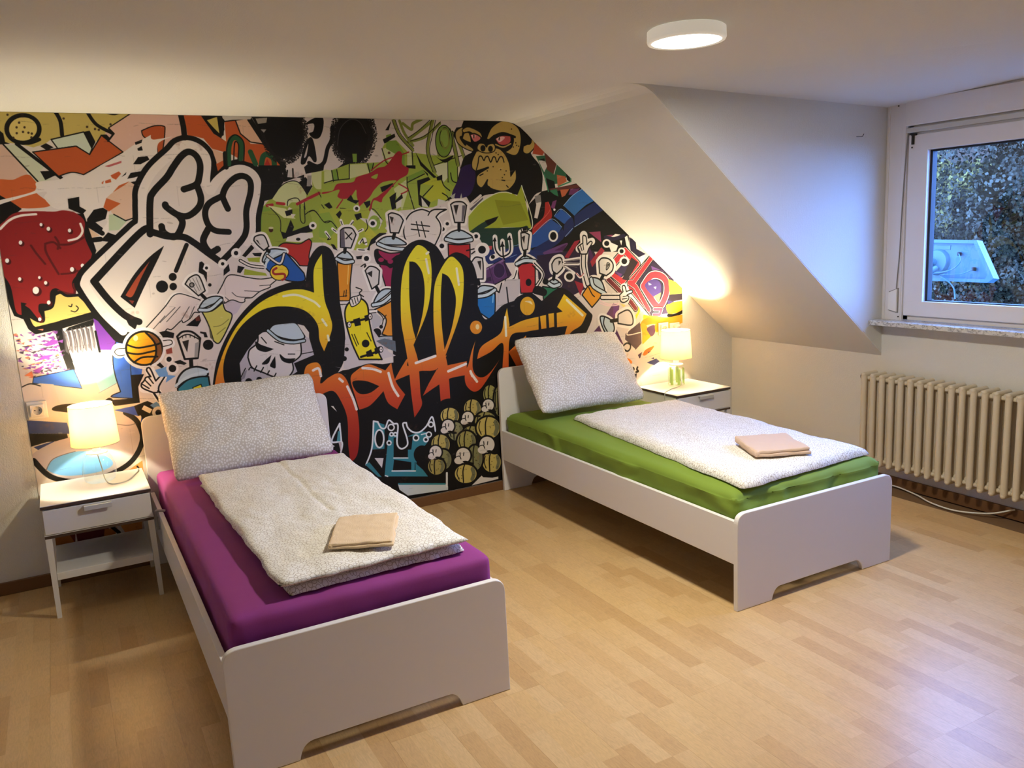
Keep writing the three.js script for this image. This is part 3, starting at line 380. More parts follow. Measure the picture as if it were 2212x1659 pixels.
  can('1510,10! 1560,-20 1650,-20 1700,20! 1670,225! 1560,225!', '1610,235 1610,315', '1460,420 1500,350 1600,315 1690,340 1760,410', '1455,425 1600,455 1760,430', '1480,480! 1600,490 1740,480! 1730,700 1600,760 1500,700', '#a32424'); F('#231e1c', '1545,20 1605,15 1575,140'); F('#5c5660', '1650,20 1690,20 1660,210 1640,210');
  eye(1470, 240, 20, 26); eye(1415, 305, 24, 24); eye(1405, 505, 28, 28); eye(1885, 550, 46, 36); s(K, 14, '1700,560 1790,540|1760,600 1800,570');
  line('#d8d2cb', 60, '960,300 1020,150 1160,75 1270,110 1440,70 1340,160 1390,280 1340,440', false); b('#cec6be', 15, '1010,500! 955,380 960,240 1030,120 1160,70 1260,100! 1320,70 1460,70! 1380,110 1335,160! 1385,240 1390,340 1340,460 1310,510!'); s(K, 12, '1260,105 1240,140|1100,215 1140,390|1160,215 1210,400|1040,245 1260,270|1040,305 1250,330');
  can('765,130! 810,110 900,140 945,200! 890,350! 790,345!', '840,360 825,410', '650,480 700,410 800,390 900,420 970,490', '645,480 780,530 960,545', '640,545! 780,590 920,580! 870,760 820,1010 740,1010! 670,760', '#8c2048'); F('#231e1c', '780,150 830,165 810,240'); f(K, '600,560 640,540 660,600 760,680 860,620 920,600! 890,690 800,770 740,740 640,720 600,640'); dot('#8c2048', 680, 670, 34, 26); dot('#8c2048', 790, 690, 34, 28);
  can('195,320! 240,290 330,295 380,370! 320,530! 195,520!', '250,530 245,580', '160,640 200,590 270,570 340,660', '150,660 240,700 340,690', '155,700! 240,720 335,710! 310,960 300,1160 180,1160!', '#c9821c'); F('#5c5660', '195,320 240,300 250,520 200,520'); s(K, 13, '250,340 330,430|330,350 260,420'); line('#d8d2cb', 34, '100,300 150,340|200,200 220,260|340,210 310,260|400,340 460,310|60,400 20,340|400,550 500,560|420,470 480,420 500,480', false); s(K, 10, '110,310 140,330|200,210 215,250|350,215 320,250|410,330 450,310|20,350 60,400 40,430 80,420|430,470 460,420 470,470 510,460|410,550 480,555'); F(K, '380,630 460,620 450,660 390,665|80,490 120,500 150,550 110,530|510,550 560,490 620,460 600,420 700,370 760,350 640,400 560,430 540,560'); s(K, 9, '190,1110 270,1100|240,1040 230,1110|265,1030 260,1110'); line('#e8b860', 10, '290,740 280,960', false); eye(505, 655, 30, 28);
  can('490,800! 540,750 610,760 660,800! 650,960! 570,1020!', '620,990 650,1050', '600,1190 640,1080 720,1020 800,1040', '585,1210 700,1180 820,1080', '610,1260! 720,1210 840,1140! 850,1560 690,1560! 740,1380', '#cc8426'); F('#231e1c', '510,830 575,800 570,880'); s(K, 10, '600,1260 700,1360 690,1450|740,1330 700,1400'); F('#a9a7aa', '540,1320 620,1310 700,1380 660,1460 580,1500'); s('#d8d2cb', 36, '540,1290 620,1280'); s(K, 9, '530,1270 620,1265|530,1310 620,1300'); dot(K, 630, 1540, 52); dot(K, 680, 1470, 22); s(K, 12, '440,750 490,720 480,760 500,740|380,1000 450,1030 420,1070 470,1110');
  B('#9aa0a4', 12, '600,1600 700,1580 850,1580 850,1640 620,1640'); F('#59636c', '620,1640 720,1610 850,1640 860,1770 760,1730');
  // skateboard
  b('#d3c41c', 18, '250,1280 290,1190 370,1140 450,1140 510,1200 530,1300 545,1440 600,1660 690,1860! 420,1860! 330,1660 260,1420'); S(K, 26, '270,1430 560,1360|440,1830 660,1760'); F(K, '345,1385 425,1360 440,1450 370,1465|480,1340 560,1310 575,1370 490,1410|500,1770 560,1740 590,1820 510,1830|600,1730 670,1700 690,1770 610,1800'); for (const [x, y] of [[550, 1348], [300, 1445], [680, 1740]]) { dot('#cfc8c2', x, y, 22, 34, K, 8); dot(K, x, y, 7); } dot(K, 495, 1670, 45); s(K, 10, '330,1560 390,1700|360,1560 410,1680|510,1540 560,1640'); b('#d2cbc4', 11, '300,1160! 330,1120 400,1100 430,1090 440,1130 410,1190 330,1230'); s(K, 9, '330,1140 350,1200|360,1125 380,1190|395,1120 405,1170'); line('#c8c1bb', 26, '180,1180 300,1170', false); s(K, 9, '170,1160 300,1160|170,1205 290,1200');
  // ---- winged and caped cans, left
  crop(360, 440, 5.53);
  F('#b5aab2', '700,1180 760,1160 940,1130 840,1300 780,1340 700,1250'); line('#d8d2cb', 40, '0,1200 100,1080 300,1110', false);
  const wing = '#cfc4bc'; b(wing, 11, '600,1090! 660,980 720,870 800,850 960,880 1120,900 1300,880 1320,900 1240,970 1230,1000 1110,1050 1020,1120 940,1130 930,1170 880,1180 780,1150 690,1190! 660,1110'); s('#4a4444', 9, '1110,980 1240,970|930,1040 1110,1050|780,1060 850,1110 1000,1120|690,1110 740,1150');
  b(wing, 11, '400,1150! 260,1100 150,1075 70,1110 -20,1230 -190,1420 -340,1580! -350,1610 -300,1620 -180,1570 -60,1600 0,1500 60,1500 170,1400 200,1420 280,1370 330,1300 400,1290'); s('#4a4444', 9, '330,1230 270,1370|270,1230 170,1400|160,1230 0,1410|100,1240 -80,1420|-20,1340 -180,1520');
  can('220,960! 280,880 380,860 460,1040! 380,1100!', '420,1090 460,1130', '400,1260 440,1160 540,1110 640,1110 650,1150', '395,1270 520,1260 650,1150', '420,1290! 540,1280 670,1180! 700,1270 780,1350 640,1650 560,1640! 500,1450', '#b9b45a'); dot('#8a847e', 300, 970, 26, 26, K, 12); s('#5a544e', 6, '310,890 390,1040|350,880 410,1030|270,900 360,1060'); F('#55533c', '420,1300 500,1440 560,1640 520,1600 500,1450'); s('#7a763a', 10, '560,1470 650,1450 740,1380|600,1560 700,1480');
  dot(K, 515, 970, 20); eye(475, 768, 18, 28); eye(668, 718, 20, 34); eye(828, 590, 26, 34); F(K, '390,700 420,690 450,720 430,780 480,820 480,940 440,850 380,820|680,790 740,720 755,800 680,860|850,740 930,760 880,830 840,820|900,620 1010,490 1045,530 940,640|1020,590 1140,585 1120,630 1050,625'); F('#8f9a30', '960,650 1120,640 1110,700 980,690|930,780 1180,830 1200,860 920,850');
  f('#7f8f34', '1130,360! 1140,100! 1300,80 1700,100 1700,560 1300,560 1200,420'); dot('#3a1a10', 1245, 315, 26); dot('#b9b48a', 1245, 290, 30, 14); F('#c4c58e', '1200,20 1420,60 1540,180 1400,170'); s(K, 9, '1240,50 1350,180 1360,330|1590,20 1600,200 1650,220 1640,30|1650,130 1760,80 1880,220 1960,210'); F(K, '1360,330 1420,350 1480,190 1520,280 1500,330 1580,300 1740,240 1740,330 1500,390 1440,410 1390,420|1410,90 1500,70 1500,130 1430,150'); F('#c8c1b6', '1440,400 1600,350 1740,345 1750,400 1600,460 1420,450|1460,40 1500,60 1440,80|1480,120 1540,130 1500,180'); eye(1745, 262, 20, 26); dot(K, 1570, 425, 26, 18);
  b('#a32a24', 12, '1320,530! 1400,470 1580,480 1660,440 1700,420! 1730,470 1700,620 1710,700 1690,740 1590,740! 1500,640'); can('1040,440! 1060,390 1160,380 1220,510! 1160,560! 1090,500', '1190,540 1220,570', '1160,700 1170,600 1240,545 1350,545 1420,580', null, '1160,740! 1180,690 1280,600 1420,580! 1640,830! 1640,920 1450,920 1250,830', '#1f4d92'); F('#231e1c', '1060,430 1090,440 1120,500'); s('#b9c6cc', 28, '1180,760 1200,690 1300,590 1420,570'); s(K, 9, '1160,690 1240,560'); dot('#d2b42c', 1345, 820, 110, 95, K, 10); s('#8f2a22', 26, '1310,770 1270,800 1290,840 1400,840 1410,890 1380,910'); line('#d8d2cb', 60, '880,680 1010,740 1150,750', false); s(K, 42, '880,680 1000,740 1150,760'); s('#cfc7c0', 22, '880,680 1000,740 1160,760'); s(K, 40, '1200,620 1350,720 1400,600'); s('#cfc7c0', 22, '1200,620 1350,715 1400,600');
  // ball, small hands
  crop(0, 640, 5.53);
  dot('#e4dfd9', 1720, 620, 262, 250); dot('#e4dfd9', 1420, 650, 90, 90); dot('#e4dfd9', 2000, 560, 90, 70); s(K, 10, '1490,620 1400,630 1370,670 1420,710 1490,700|1950,530 2040,525 2050,570 1950,600'); dot('#e09a1e', 1720, 620, 215, 200, K, 24); f('#6e4424', '1720,430! 1840,470 1920,580 1920,720 1800,820! 1860,700 1850,560'); s(K, 22, '1520,580 1650,615 1850,580 1910,560|1510,670 1650,690 1850,650|1600,790 1700,730 1880,720|1740,430 1850,560 1860,700 1800,815'); dot('#e2c890', 1620, 500, 28, 36);
  line('#e2ddd7', 110, '1790,880 1850,1010 1940,950|1720,1100 1840,1120 1900,1200', false); b('#d8d2cc', 18, '1830,1150! 1730,1110 1690,1080 1690,1040! 1720,1010 1740,970! 1770,960 1800,960! 1750,880 1790,860 1860,1010! 1940,930 1970,950 1900,1070 1890,1140'); s(K, 15, '1700,1050 1780,1100|1730,1000 1800,1070|1770,960 1830,1040'); S(K, 24, '1840,1160 1900,1250|1890,1130 1960,1200'); F(K, '1900,430 1980,410 2080,440 2060,490 1950,490|1870,820 1910,790 1960,840 1930,860|2080,790 2160,760 2160,800 2230,800 2200,820'); F('#7f3b30', '1980,640 2050,610 2060,680 1990,690'); F('#5d8ac4', '1850,880 1990,840 2010,960 1900,960|2000,940 2100,950 1980,1030'); eye(2018, 752, 30, 24); eye(2060, 862, 44, 30);
  crop(360, 640, 5.53);
  b('#c6bfb8', 24, '125,480! 190,425 300,425 400,500! 370,740! 215,750!'); s(K, 14, '130,510 250,455 400,520'); s(K, 8, '190,470 190,500|230,460 230,490|280,460 280,490|330,470 330,500'); F('#231e1c', '185,540 265,520 245,670'); F('#8e8a88', '340,560 390,540 370,730 330,730'); S(K, 46, '290,760 295,850'); dot(K, 495, 580, 62, 60); F(K, '400,420 470,430 490,490 450,490 440,450 400,440'); dot(K, 30, 750, 28); F(K, '90,780 160,760 240,800 130,810|0,440 90,440 80,500 0,490'); F(K, '230,350 320,280 390,220 410,290 370,360'); F('#5c2a22', '340,260 390,230 400,290 350,300');
  b(G, 22, '110,1080! 140,970 220,880 350,840 480,870! 480,950 300,980'); s('#b9c6cc', 34, '110,1070 220,980 350,930 490,900'); b('#2b6e80', 18, '130,1100! 250,1000 400,960 500,960! 500,1250 150,1250!'); B('#d2c22a', 10, '310,1090 410,1050 450,1170 410,1180 380,1130 340,1150 340,1180'); F('#cfc7c0', '0,1170 80,1090 140,1180');
  // ---- the big lettering
  crop(0, 0, 1);
  const gy = (wy) => MCH - wy * PPM, grad = c.createLinearGradient(0, gy(1.55), 0, gy(0.42));
  grad.addColorStop(0, '#d0ca2a'); grad.addColorStop(0.3, '#d6c224'); grad.addColorStop(0.46, '#d09a20'); grad.addColorStop(0.6, '#c46822'); grad.addColorStop(0.76, '#b24020'); grad.addColorStop(1, '#8a1f18');
  // black body behind all letters
  f(K, '455,880! 468,780 505,700 560,640 620,612 660,606! 668,560 690,532 715,540 728,580 732,640 745,720 742,780 722,815! 760,795 800,785 850,790! 845,600 870,540 905,518 940,530 960,560! 985,545 1015,560 1030,600 1032,660! 1050,690 1085,660 1110,650! 1120,640 1145,632 1170,650! 1215,622 1270,670 1278,690 1255,740! 1235,760 1330,800! 1330,1010! 1160,1200! 720,1130! 690,870! 660,850 610,850 600,900! 480,960!');
  F(K, '1005,690 1030,690 1075,700 1100,800 1085,1090 960,1060 900,1010 790,1030 700,920 560,880 740,800 1000,760');
  F('#b8b0b0', '742,795 745,735 760,690 790,690 840,760 855,768 815,778 795,785 752,798 722,792'); 
  // bits of other things between the letters, drawn again over the black
  const over = () => { crop(700, 440, 5.53); b('#d3c41c', 18, '250,1280 290,1190 370,1140 450,1140 510,1200 530,1300 545,1440 600,1660 690,1860! 420,1860! 330,1660 260,1420'); S(K, 26, '270,1430 560,1360|440,1830 660,1760'); F(K, '345,1385 425,1360 440,1450 370,1465|480,1340 560,1310 575,1370 490,1410|500,1770 560,1740 590,1820 510,1830|600,1730 670,1700 690,1770 610,1800'); for (const [x, y] of [[550, 1348], [300, 1445], [680, 1740]]) { dot('#cfc8c2', x, y, 22, 34, K, 8); dot(K, x, y, 7); } dot(K, 495, 1670, 45); s(K, 10, '330,1560 390,1700|360,1560 410,1680|510,1540 560,1640'); b('#d2cbc4', 11, '300,1160! 330,1120 400,1100 430,1090 440,1130 410,1190 330,1230'); s(K, 9, '330,1140 350,1200|360,1125 380,1190|395,1120 405,1170'); F('#59636c', '620,1640 720,1610 850,1640 860,1770 760,1730'); dot(K, 270, 1740, 24); dot(K, 240, 1850, 30); crop(0, 0, 1); };
  over();
  // skull spray can inside the G
  crop(360, 640, 5.53);
  F('#a9a3a8', '870,800 960,650 1100,480 1300,380 1560,330 1680,420 1720,560 1760,700 1520,800 1560,900 1400,1000 1100,1060 900,1060'); b('#c9c2bc', 16, '1090,460! 1220,420 1600,560! 1600,700 1500,790! 1510,880 1450,960 1340,980 1150,910 1020,850 970,730! 990,640 1080,560'); b(G, 16, '1220,400! 1280,340 1420,320 1540,320 1620,420 1640,500 1500,520 1330,480'); s(K, 50, '1210,410 1350,520 1500,550 1640,530'); s('#9fb0b8', 28, '1210,410 1350,520 1500,550 1640,530'); f(K, '1060,540 1130,580 1280,630! 1180,665 1080,630|1350,690 1420,740 1540,740! 1480,800 1380,770|1140,800 1250,700! 1220,790 1170,815|1295,715! 1300,850 1260,850 1235,820'); s(K, 14, '1000,850 1150,910 1340,990|1075,830 1030,920|1155,850 1100,950|1225,890 1175,980|1305,920 1250,1030|990,860 950,940'); F('#a9a3a8', '960,880 1150,920 1330,1000 1280,1030 900,1080 890,1000'); dot(K, 980, 1020, 42); dot(K, 1105, 995, 34); s(K, 12, '940,860 880,980|1130,490 1190,560|1290,540 1400,580'); s(K, 10, '1450,690 1530,690|1600,690 1760,660'); F('#7d7880', '960,880 930,980 890,1000 920,900'); F('#c4bdb8', '1560,330 1640,350 1700,430 1700,500 1660,480 1620,420');
  crop(0, 0, 1);
  // letter faces
  const L = (p) => { for (const one of p.split('|')) { trace(outline(one, true, false), true); c.fillStyle = grad; c.fill(); } };
  // G
  L('462,842! 470,800 487,750 515,700 560,655 610,630 650,625 678,632! 678,580 695,548! 700,640 712,680 717,710 700,759! 690,735 685,700 660,672 620,662 570,668 525,700 496,745 483,785 484,820 492,838!');
  // r
  L('655,815! 662,790 685,783 695,800 692,828 710,815 730,806 745,815 757,840 770,880 776,930 772,980 757,1000! 752,960 750,905 738,870 720,845 695,852 678,868 670,830');
  // a
  L('757,818 770,800 795,787 820,795 832,800! 845,783! 850,810 858,830 875,852! 858,884! 838,870 828,845! 800,875 776,885! 768,860');
  f(K, '762,824 790,823 819,834! 800,848 780,851 767,842');
  // first f
  L('866,690 866,620 875,570 895,535 908,530 925,545 932,580 930,630 920,680 893,745! 902,775 905,800 908,850 911,875 895,902! 888,850 882,790 872,730'); f(K, '884,565! 898,568 912,590 917,630 912,680 898,733! 890,700 884,640');
  L('850,824! 863,800 877,777! 885,770! 880,790 905,783 940,766! 965,768! 942,798 905,802 870,815');
  // second f
  L('936,690 938,620 950,585 970,556 985,560 1000,585 1000,640 990,690 962,768! 968,800 973,872! 952,872! 946,800 940,740'); f(K, '955,590! 970,600 982,630 984,660 975,710 960,755! 954,700 952,640');
  L('913,855! 925,830 943,798! 962,790! 1008,780! 1008,810! 970,818 940,836');
  // i
  L('1027,735! 1018,760 1012,785 1004,806 1006,830 1020,845 1035,842 1052,820 1080,775! 1062,800 1045,814 1030,812 1021,795 1022,760'); dot('#c9801e', 1028, 707, 13, 14.5); dot('#e8c48a', 1031, 706, 4, 6);
  L('1030,776! 1040,748 1080,720 1088,690 1095,665! 1100,700 1101,705 1130,692 1163,684! 1163,712! 1135,717 1102,728 1098,800 1088,870! 1085,800 1086,742 1060,760');
  // second i dot and arrow
  dot('#c9981e', 1139, 661, 16, 20); f('#e0cc9c', '1133,651 1145,650 1150,658 1142,654');
  L('1166,683! 1179,680! 1180,709! 1169,711!|1184,678! 1196,676! 1197,706! 1186,708!|1202,676! 1215,673! 1203,663! 1218,635! 1267,678! 1255,702 1235,716 1220,735! 1214,740! 1225,704! 1203,707!|1098,760! 1130,730 1136,724! 1138,770 1120,800!');
  line('#e6d6b4', 5, '1224,648 1258,681|1091,685 1093,725|696,690 705,703|612,640 640,637 675,650 690,662|708,725 710,735|920,560 926,590|986,580 991,615|925,545 921,548', false); line('#e2cfc6', 5.5, '898,784 940,769|968,802 1006,786|1017,806 1030,824|1016,802 1020,812|839,806 848,835 860,855|783,795 805,797 822,803|750,835 762,860 770,884|733,818 740,824|676,800 688,796 693,812', false);
  // ---- pieces below the lettering
  crop(700, 830, 5.53);
  F('#2f7480', '590,440 720,480 720,770 580,780|770,600 860,600 880,740 960,770 1000,620 1160,560 1290,580 1200,760 1130,740 1100,950 1180,1020 1240,1100 720,1100 750,780'); F(K, '820,640 1060,620 1040,780 1000,780 1000,880 820,890|800,940 1090,930 1090,1030 800,1040|590,780 740,780 730,870 590,860'); F('#2f7480', '830,880 1050,900 1060,620 1090,620 1080,1050 750,1050 780,640 830,640'); F(K, '835,900 1040,930 1040,1020 820,1030'); line('#cfd4d6', 20, '590,440 570,760 500,960|590,440 640,450|640,450 680,520 730,520 770,430 830,470 880,490 870,700 920,770 990,730 990,650 940,480 980,460|980,460 1000,520 1060,570 1140,570 1220,500 1290,390 1330,560', false); line('#cfd4d6', 14, '830,880 1000,880|760,1100 730,1090|810,1035 1090,1035|1250,580 1160,600', true); dot(K, 660, 650, 52, 105, '#cfd4d6', 20); for (const [x, y, r] of [[800, 515, 36], [1097, 640, 32], [1275, 480, 28], [775, 700, 24], [805, 597, 20], [850, 597, 20], [1215, 660, 26]]) dot(K, x, y, r, r, '#cfd4d6', 18); dot(K, 1250, 600, 30, 30, '#cfd4d6', 16);
  F('#2f6f7a', '490,960 540,930 690,1110 640,1100'); F('#c6c2c0', '600,880 710,880 690,1000'); F('#b9c3c6', '880,1190 1460,1190 1480,1220 1480,1260 1000,1330 900,1260'); F('#2f7480', '880,1180 1450,1180 1450,1200 890,1200'); S('#cfd4d6', 24, '1465,1060 1465,1220'); line('#d4dadc', 22, '185,470 90,680 210,690 200,810|185,480 205,690', false); F('#4a8a94', '165,560 190,560 195,680 150,680'); F('#b8a9aa', '170,690 205,690 205,830'); F('#dcd6d2', '80,260 110,260 155,330|60,700 130,740 60,760');
  dot(K, 1170, 840, 100, 110); dot(K, 1500, 250, 130, 80); F(K, '1180,760 1330,580 1400,230 1640,300 1680,170 1870,180 1900,20 2100,0 2110,1110 1850,1080 1750,1200 1560,1180 1480,1010 1300,1090 1200,980');
  function peanut(x, y, w, h, col, dark, fx, fy, fr, second) { dot(K, x, y, w + 22, h + 22); dot(col, x, y, w, h); crop(700, 830, 5.53); s(dark, w * 0.35, `${x + w * 0.62},${y - h * 0.55} ${x + w * 0.75},${y} ${x + w * 0.6},${y + h * 0.55}`); s(K, 14, `${x - w * 0.1},${y - h} ${x - w * 0.25},${y - h * 0.3} ${x - w * 0.2},${y + h * 0.9}`); s(K, 11, `${x - w * 0.7},${y - h * 0.6} ${x - w * 0.8},${y} ${x - w * 0.6},${y + h * 0.6}`); for (let i = 0; i < 9; i++) dot('#3c3418', x + w * rr(-0.6, 0.7), y + h * rr(-0.75, 0.75), 5); if (fr) { dot(K, fx, fy, fr * 1.2, fr * 1.22); dot('#c9c2ba', fx, fy, fr * 0.98, fr); dot('#c9c2ba', fx - fr * 0.65, fy + fr * 0.62, fr * 0.58, fr * 0.52); s(K, 10, `${fx - fr * 0.9},${fy + fr * 0.1} ${fx - fr * 0.5},${fy + fr * 0.05} ${fx - fr * 0.2},${fy + fr * 0.4}|${fx - fr * 0.4},${fy - fr * 0.4} ${fx - fr * 0.35},${fy}|${fx + fr * 0.05},${fy - fr * 0.4} ${fx + fr * 0.05},${fy}`); f(K, `${fx - fr * 0.1},${fy + fr * 0.8} ${fx + fr * 0.5},${fy + fr * 0.7} ${fx + fr * 1.5},${fy + fr * 1.0} ${fx + fr * 0.9},${fy + fr * 1.2}`); } }
  const P1 = '#a8985a', P2 = '#7e7a4a', PD = '#66664c';
  peanut(1980, 120, 80, 110, '#8f8a52', PD); peanut(2090, 200, 60, 180, '#7f7c50', PD); peanut(1770, 290, 100, 110, P1, PD); peanut(1930, 450, 130, 120, '#8a8450', PD); s(K, 20, '1640,380 1860,380'); peanut(1500, 380, 110, 100, '#b3a35c', PD); peanut(1570, 560, 90, 110, '#80805a', PD); peanut(1760, 560, 90, 60, '#8a8450', PD); peanut(1960, 520, 140, 130, '#b0a05a', PD); peanut(2000, 930, 110, 120, '#b0a05a', PD); peanut(1390, 720, 110, 120, '#a89a58', PD); peanut(1700, 680, 110, 120, '#8f8a52', PD); peanut(1800, 880, 90, 150, '#74744e', PD); peanut(1420, 900, 100, 120, '#7a7a52', PD); peanut(1340, 980, 100, 100, '#94884c', PD); peanut(1690, 1070, 130, 110, '#b3a35c', PD);
  const face = (x, y, r) => { dot(K, x, y, r * 1.25, r * 1.28); dot('#c9c2ba', x, y, r, r * 1.05); dot('#c9c2ba', x - r * 0.62, y + r * 0.72, r * 0.62, r * 0.5); s(K, 10, `${x - r * 0.9},${y + r * 0.15} ${x - r * 0.5},${y + r * 0.1} ${x - r * 0.3},${y + r * 0.5}|${x - r * 0.45},${y - r * 0.4} ${x - r * 0.4},${y}|${x + r * 0.1},${y - r * 0.4} ${x + r * 0.05},${y}`); f(K, `${x - r * 0.05},${y + r * 0.9} ${x + r * 0.4},${y + r * 0.75} ${x + r * 1.5},${y + r * 1.1} ${x + r * 0.9},${y + r * 1.3}`); };
  face(1960, 250, 66); face(1715, 400, 68); face(1480, 500, 72); face(1330, 810, 72); face(1660, 850, 86); face(1945, 720, 90);
  F('#c9c4bc', '1820,1150 1880,1090 1900,1110 2010,1115 2080,1100 2080,1130 1760,1210');
  // ---- printed wear over everything: brick joints, cracks, scuffs
  crop(0, 0, 1);
  for (let y = 24; y < MCH; y += 76) for (let x = 0; x < MCW; x += 6) { const n = noise2(x * 0.012, y), k = noise2(x * 0.1, y * 3.1); if (n + 0.5 * k > 0.18) { c.fillStyle = `rgba(60,50,46,${0.10 + 0.16 * Math.max(0, n)})`; c.fillRect(x, y + 5 * noise2(x * 0.01, y * 2), 7, 1.2 + 1.4 * Math.max(0, k)); } }
  for (let y = 24, r = 0; y < MCH; y += 76, r++) for (let x = (r % 2) * 90 + 40; x < MCW; x += 182) if (noise2(x, y) > -0.1) { c.fillStyle = 'rgba(70,60,55,0.13)'; c.fillRect(x + 3 * noise2(y, x), y, 1.6, 76 * rr(0.3, 0.95)); }
  for (let i = 0; i < 420; i++) { const x = rnd() * MCW, y = rnd() * MCH; if (noise2(x * 0.003, y * 0.003) < 0) continue; c.fillStyle = rnd() < 0.6 ? 'rgba(70,52,44,0.2)' : 'rgba(225,215,205,0.16)'; c.beginPath(); c.ellipse(x, y, rr(1, 9), rr(0.6, 2.6), rr(-0.4, 0.4), 0, TAU); c.fill(); }
  for (let i = 0; i < 60; i++) { const x = rnd() * MCW, y = rnd() * MCH; for (let k = 0; k < 14; k++) { c.fillStyle = 'rgba(120,74,52,0.10)'; c.beginPath(); c.arc(x + rr(-16, 16), y + rr(-9, 9), rr(1, 5), 0, TAU); c.fill(); } }
  // the sheet is brighter than it looks in the dim photograph
  const im = c.getImageData(0, 0, MCW, MCH), d = im.data, lut = new Uint8ClampedArray(256);
  for (let i = 0; i < 256; i++) { const l = i / 255 <= 0.04045 ? i / 255 / 12.92 : ((i / 255 + 0.055) / 1.055) ** 2.4, g = Math.min(0.86, l * MURAL_GAIN); lut[i] = 255 * (g <= 0.0031308 ? g * 12.92 : 1.055 * g ** (1 / 2.4) - 0.055); }
  for (let i = 0; i < d.length; i += 4) { d[i] = lut[d[i]]; d[i + 1] = lut[d[i + 1]]; d[i + 2] = lut[d[i + 2]]; }
  c.putImageData(im, 0, 0);
});
mural.wrapS = mural.wrapT = THREE.ClampToEdgeWrapping;
{
  const top = [[2.552, H - 0.0016], [2.594, H - 0.005], [2.634, H - 0.014], [2.674, H - 0.034], [2.72, H - 0.072], [2.771, 2.1032]];
  const shape = [[MX0, 0.06], [MX1, 0.06], [MX1, slopeY(MX1) - 0.001], ...top.reverse(), [MX0, H - 0.001]];
  const g = extrude(shape, 0.0015).translate(0, 0, 0.0008), p = g.attributes.position, uv = g.attributes.uv;
  for (let i = 0; i < p.count; i++) uv.setXY(i, (p.getX(i) - MX0) / (MX1 - MX0), p.getY(i) * PPM / MCH);
  tag(mesh('graffiti_wallpaper', g, phy({ map: mural, roughness: 0.6, specularIntensity: 0.5 })), 'colourful graffiti print wallpaper with spray can figures behind the beds', 'wallpaper');
}

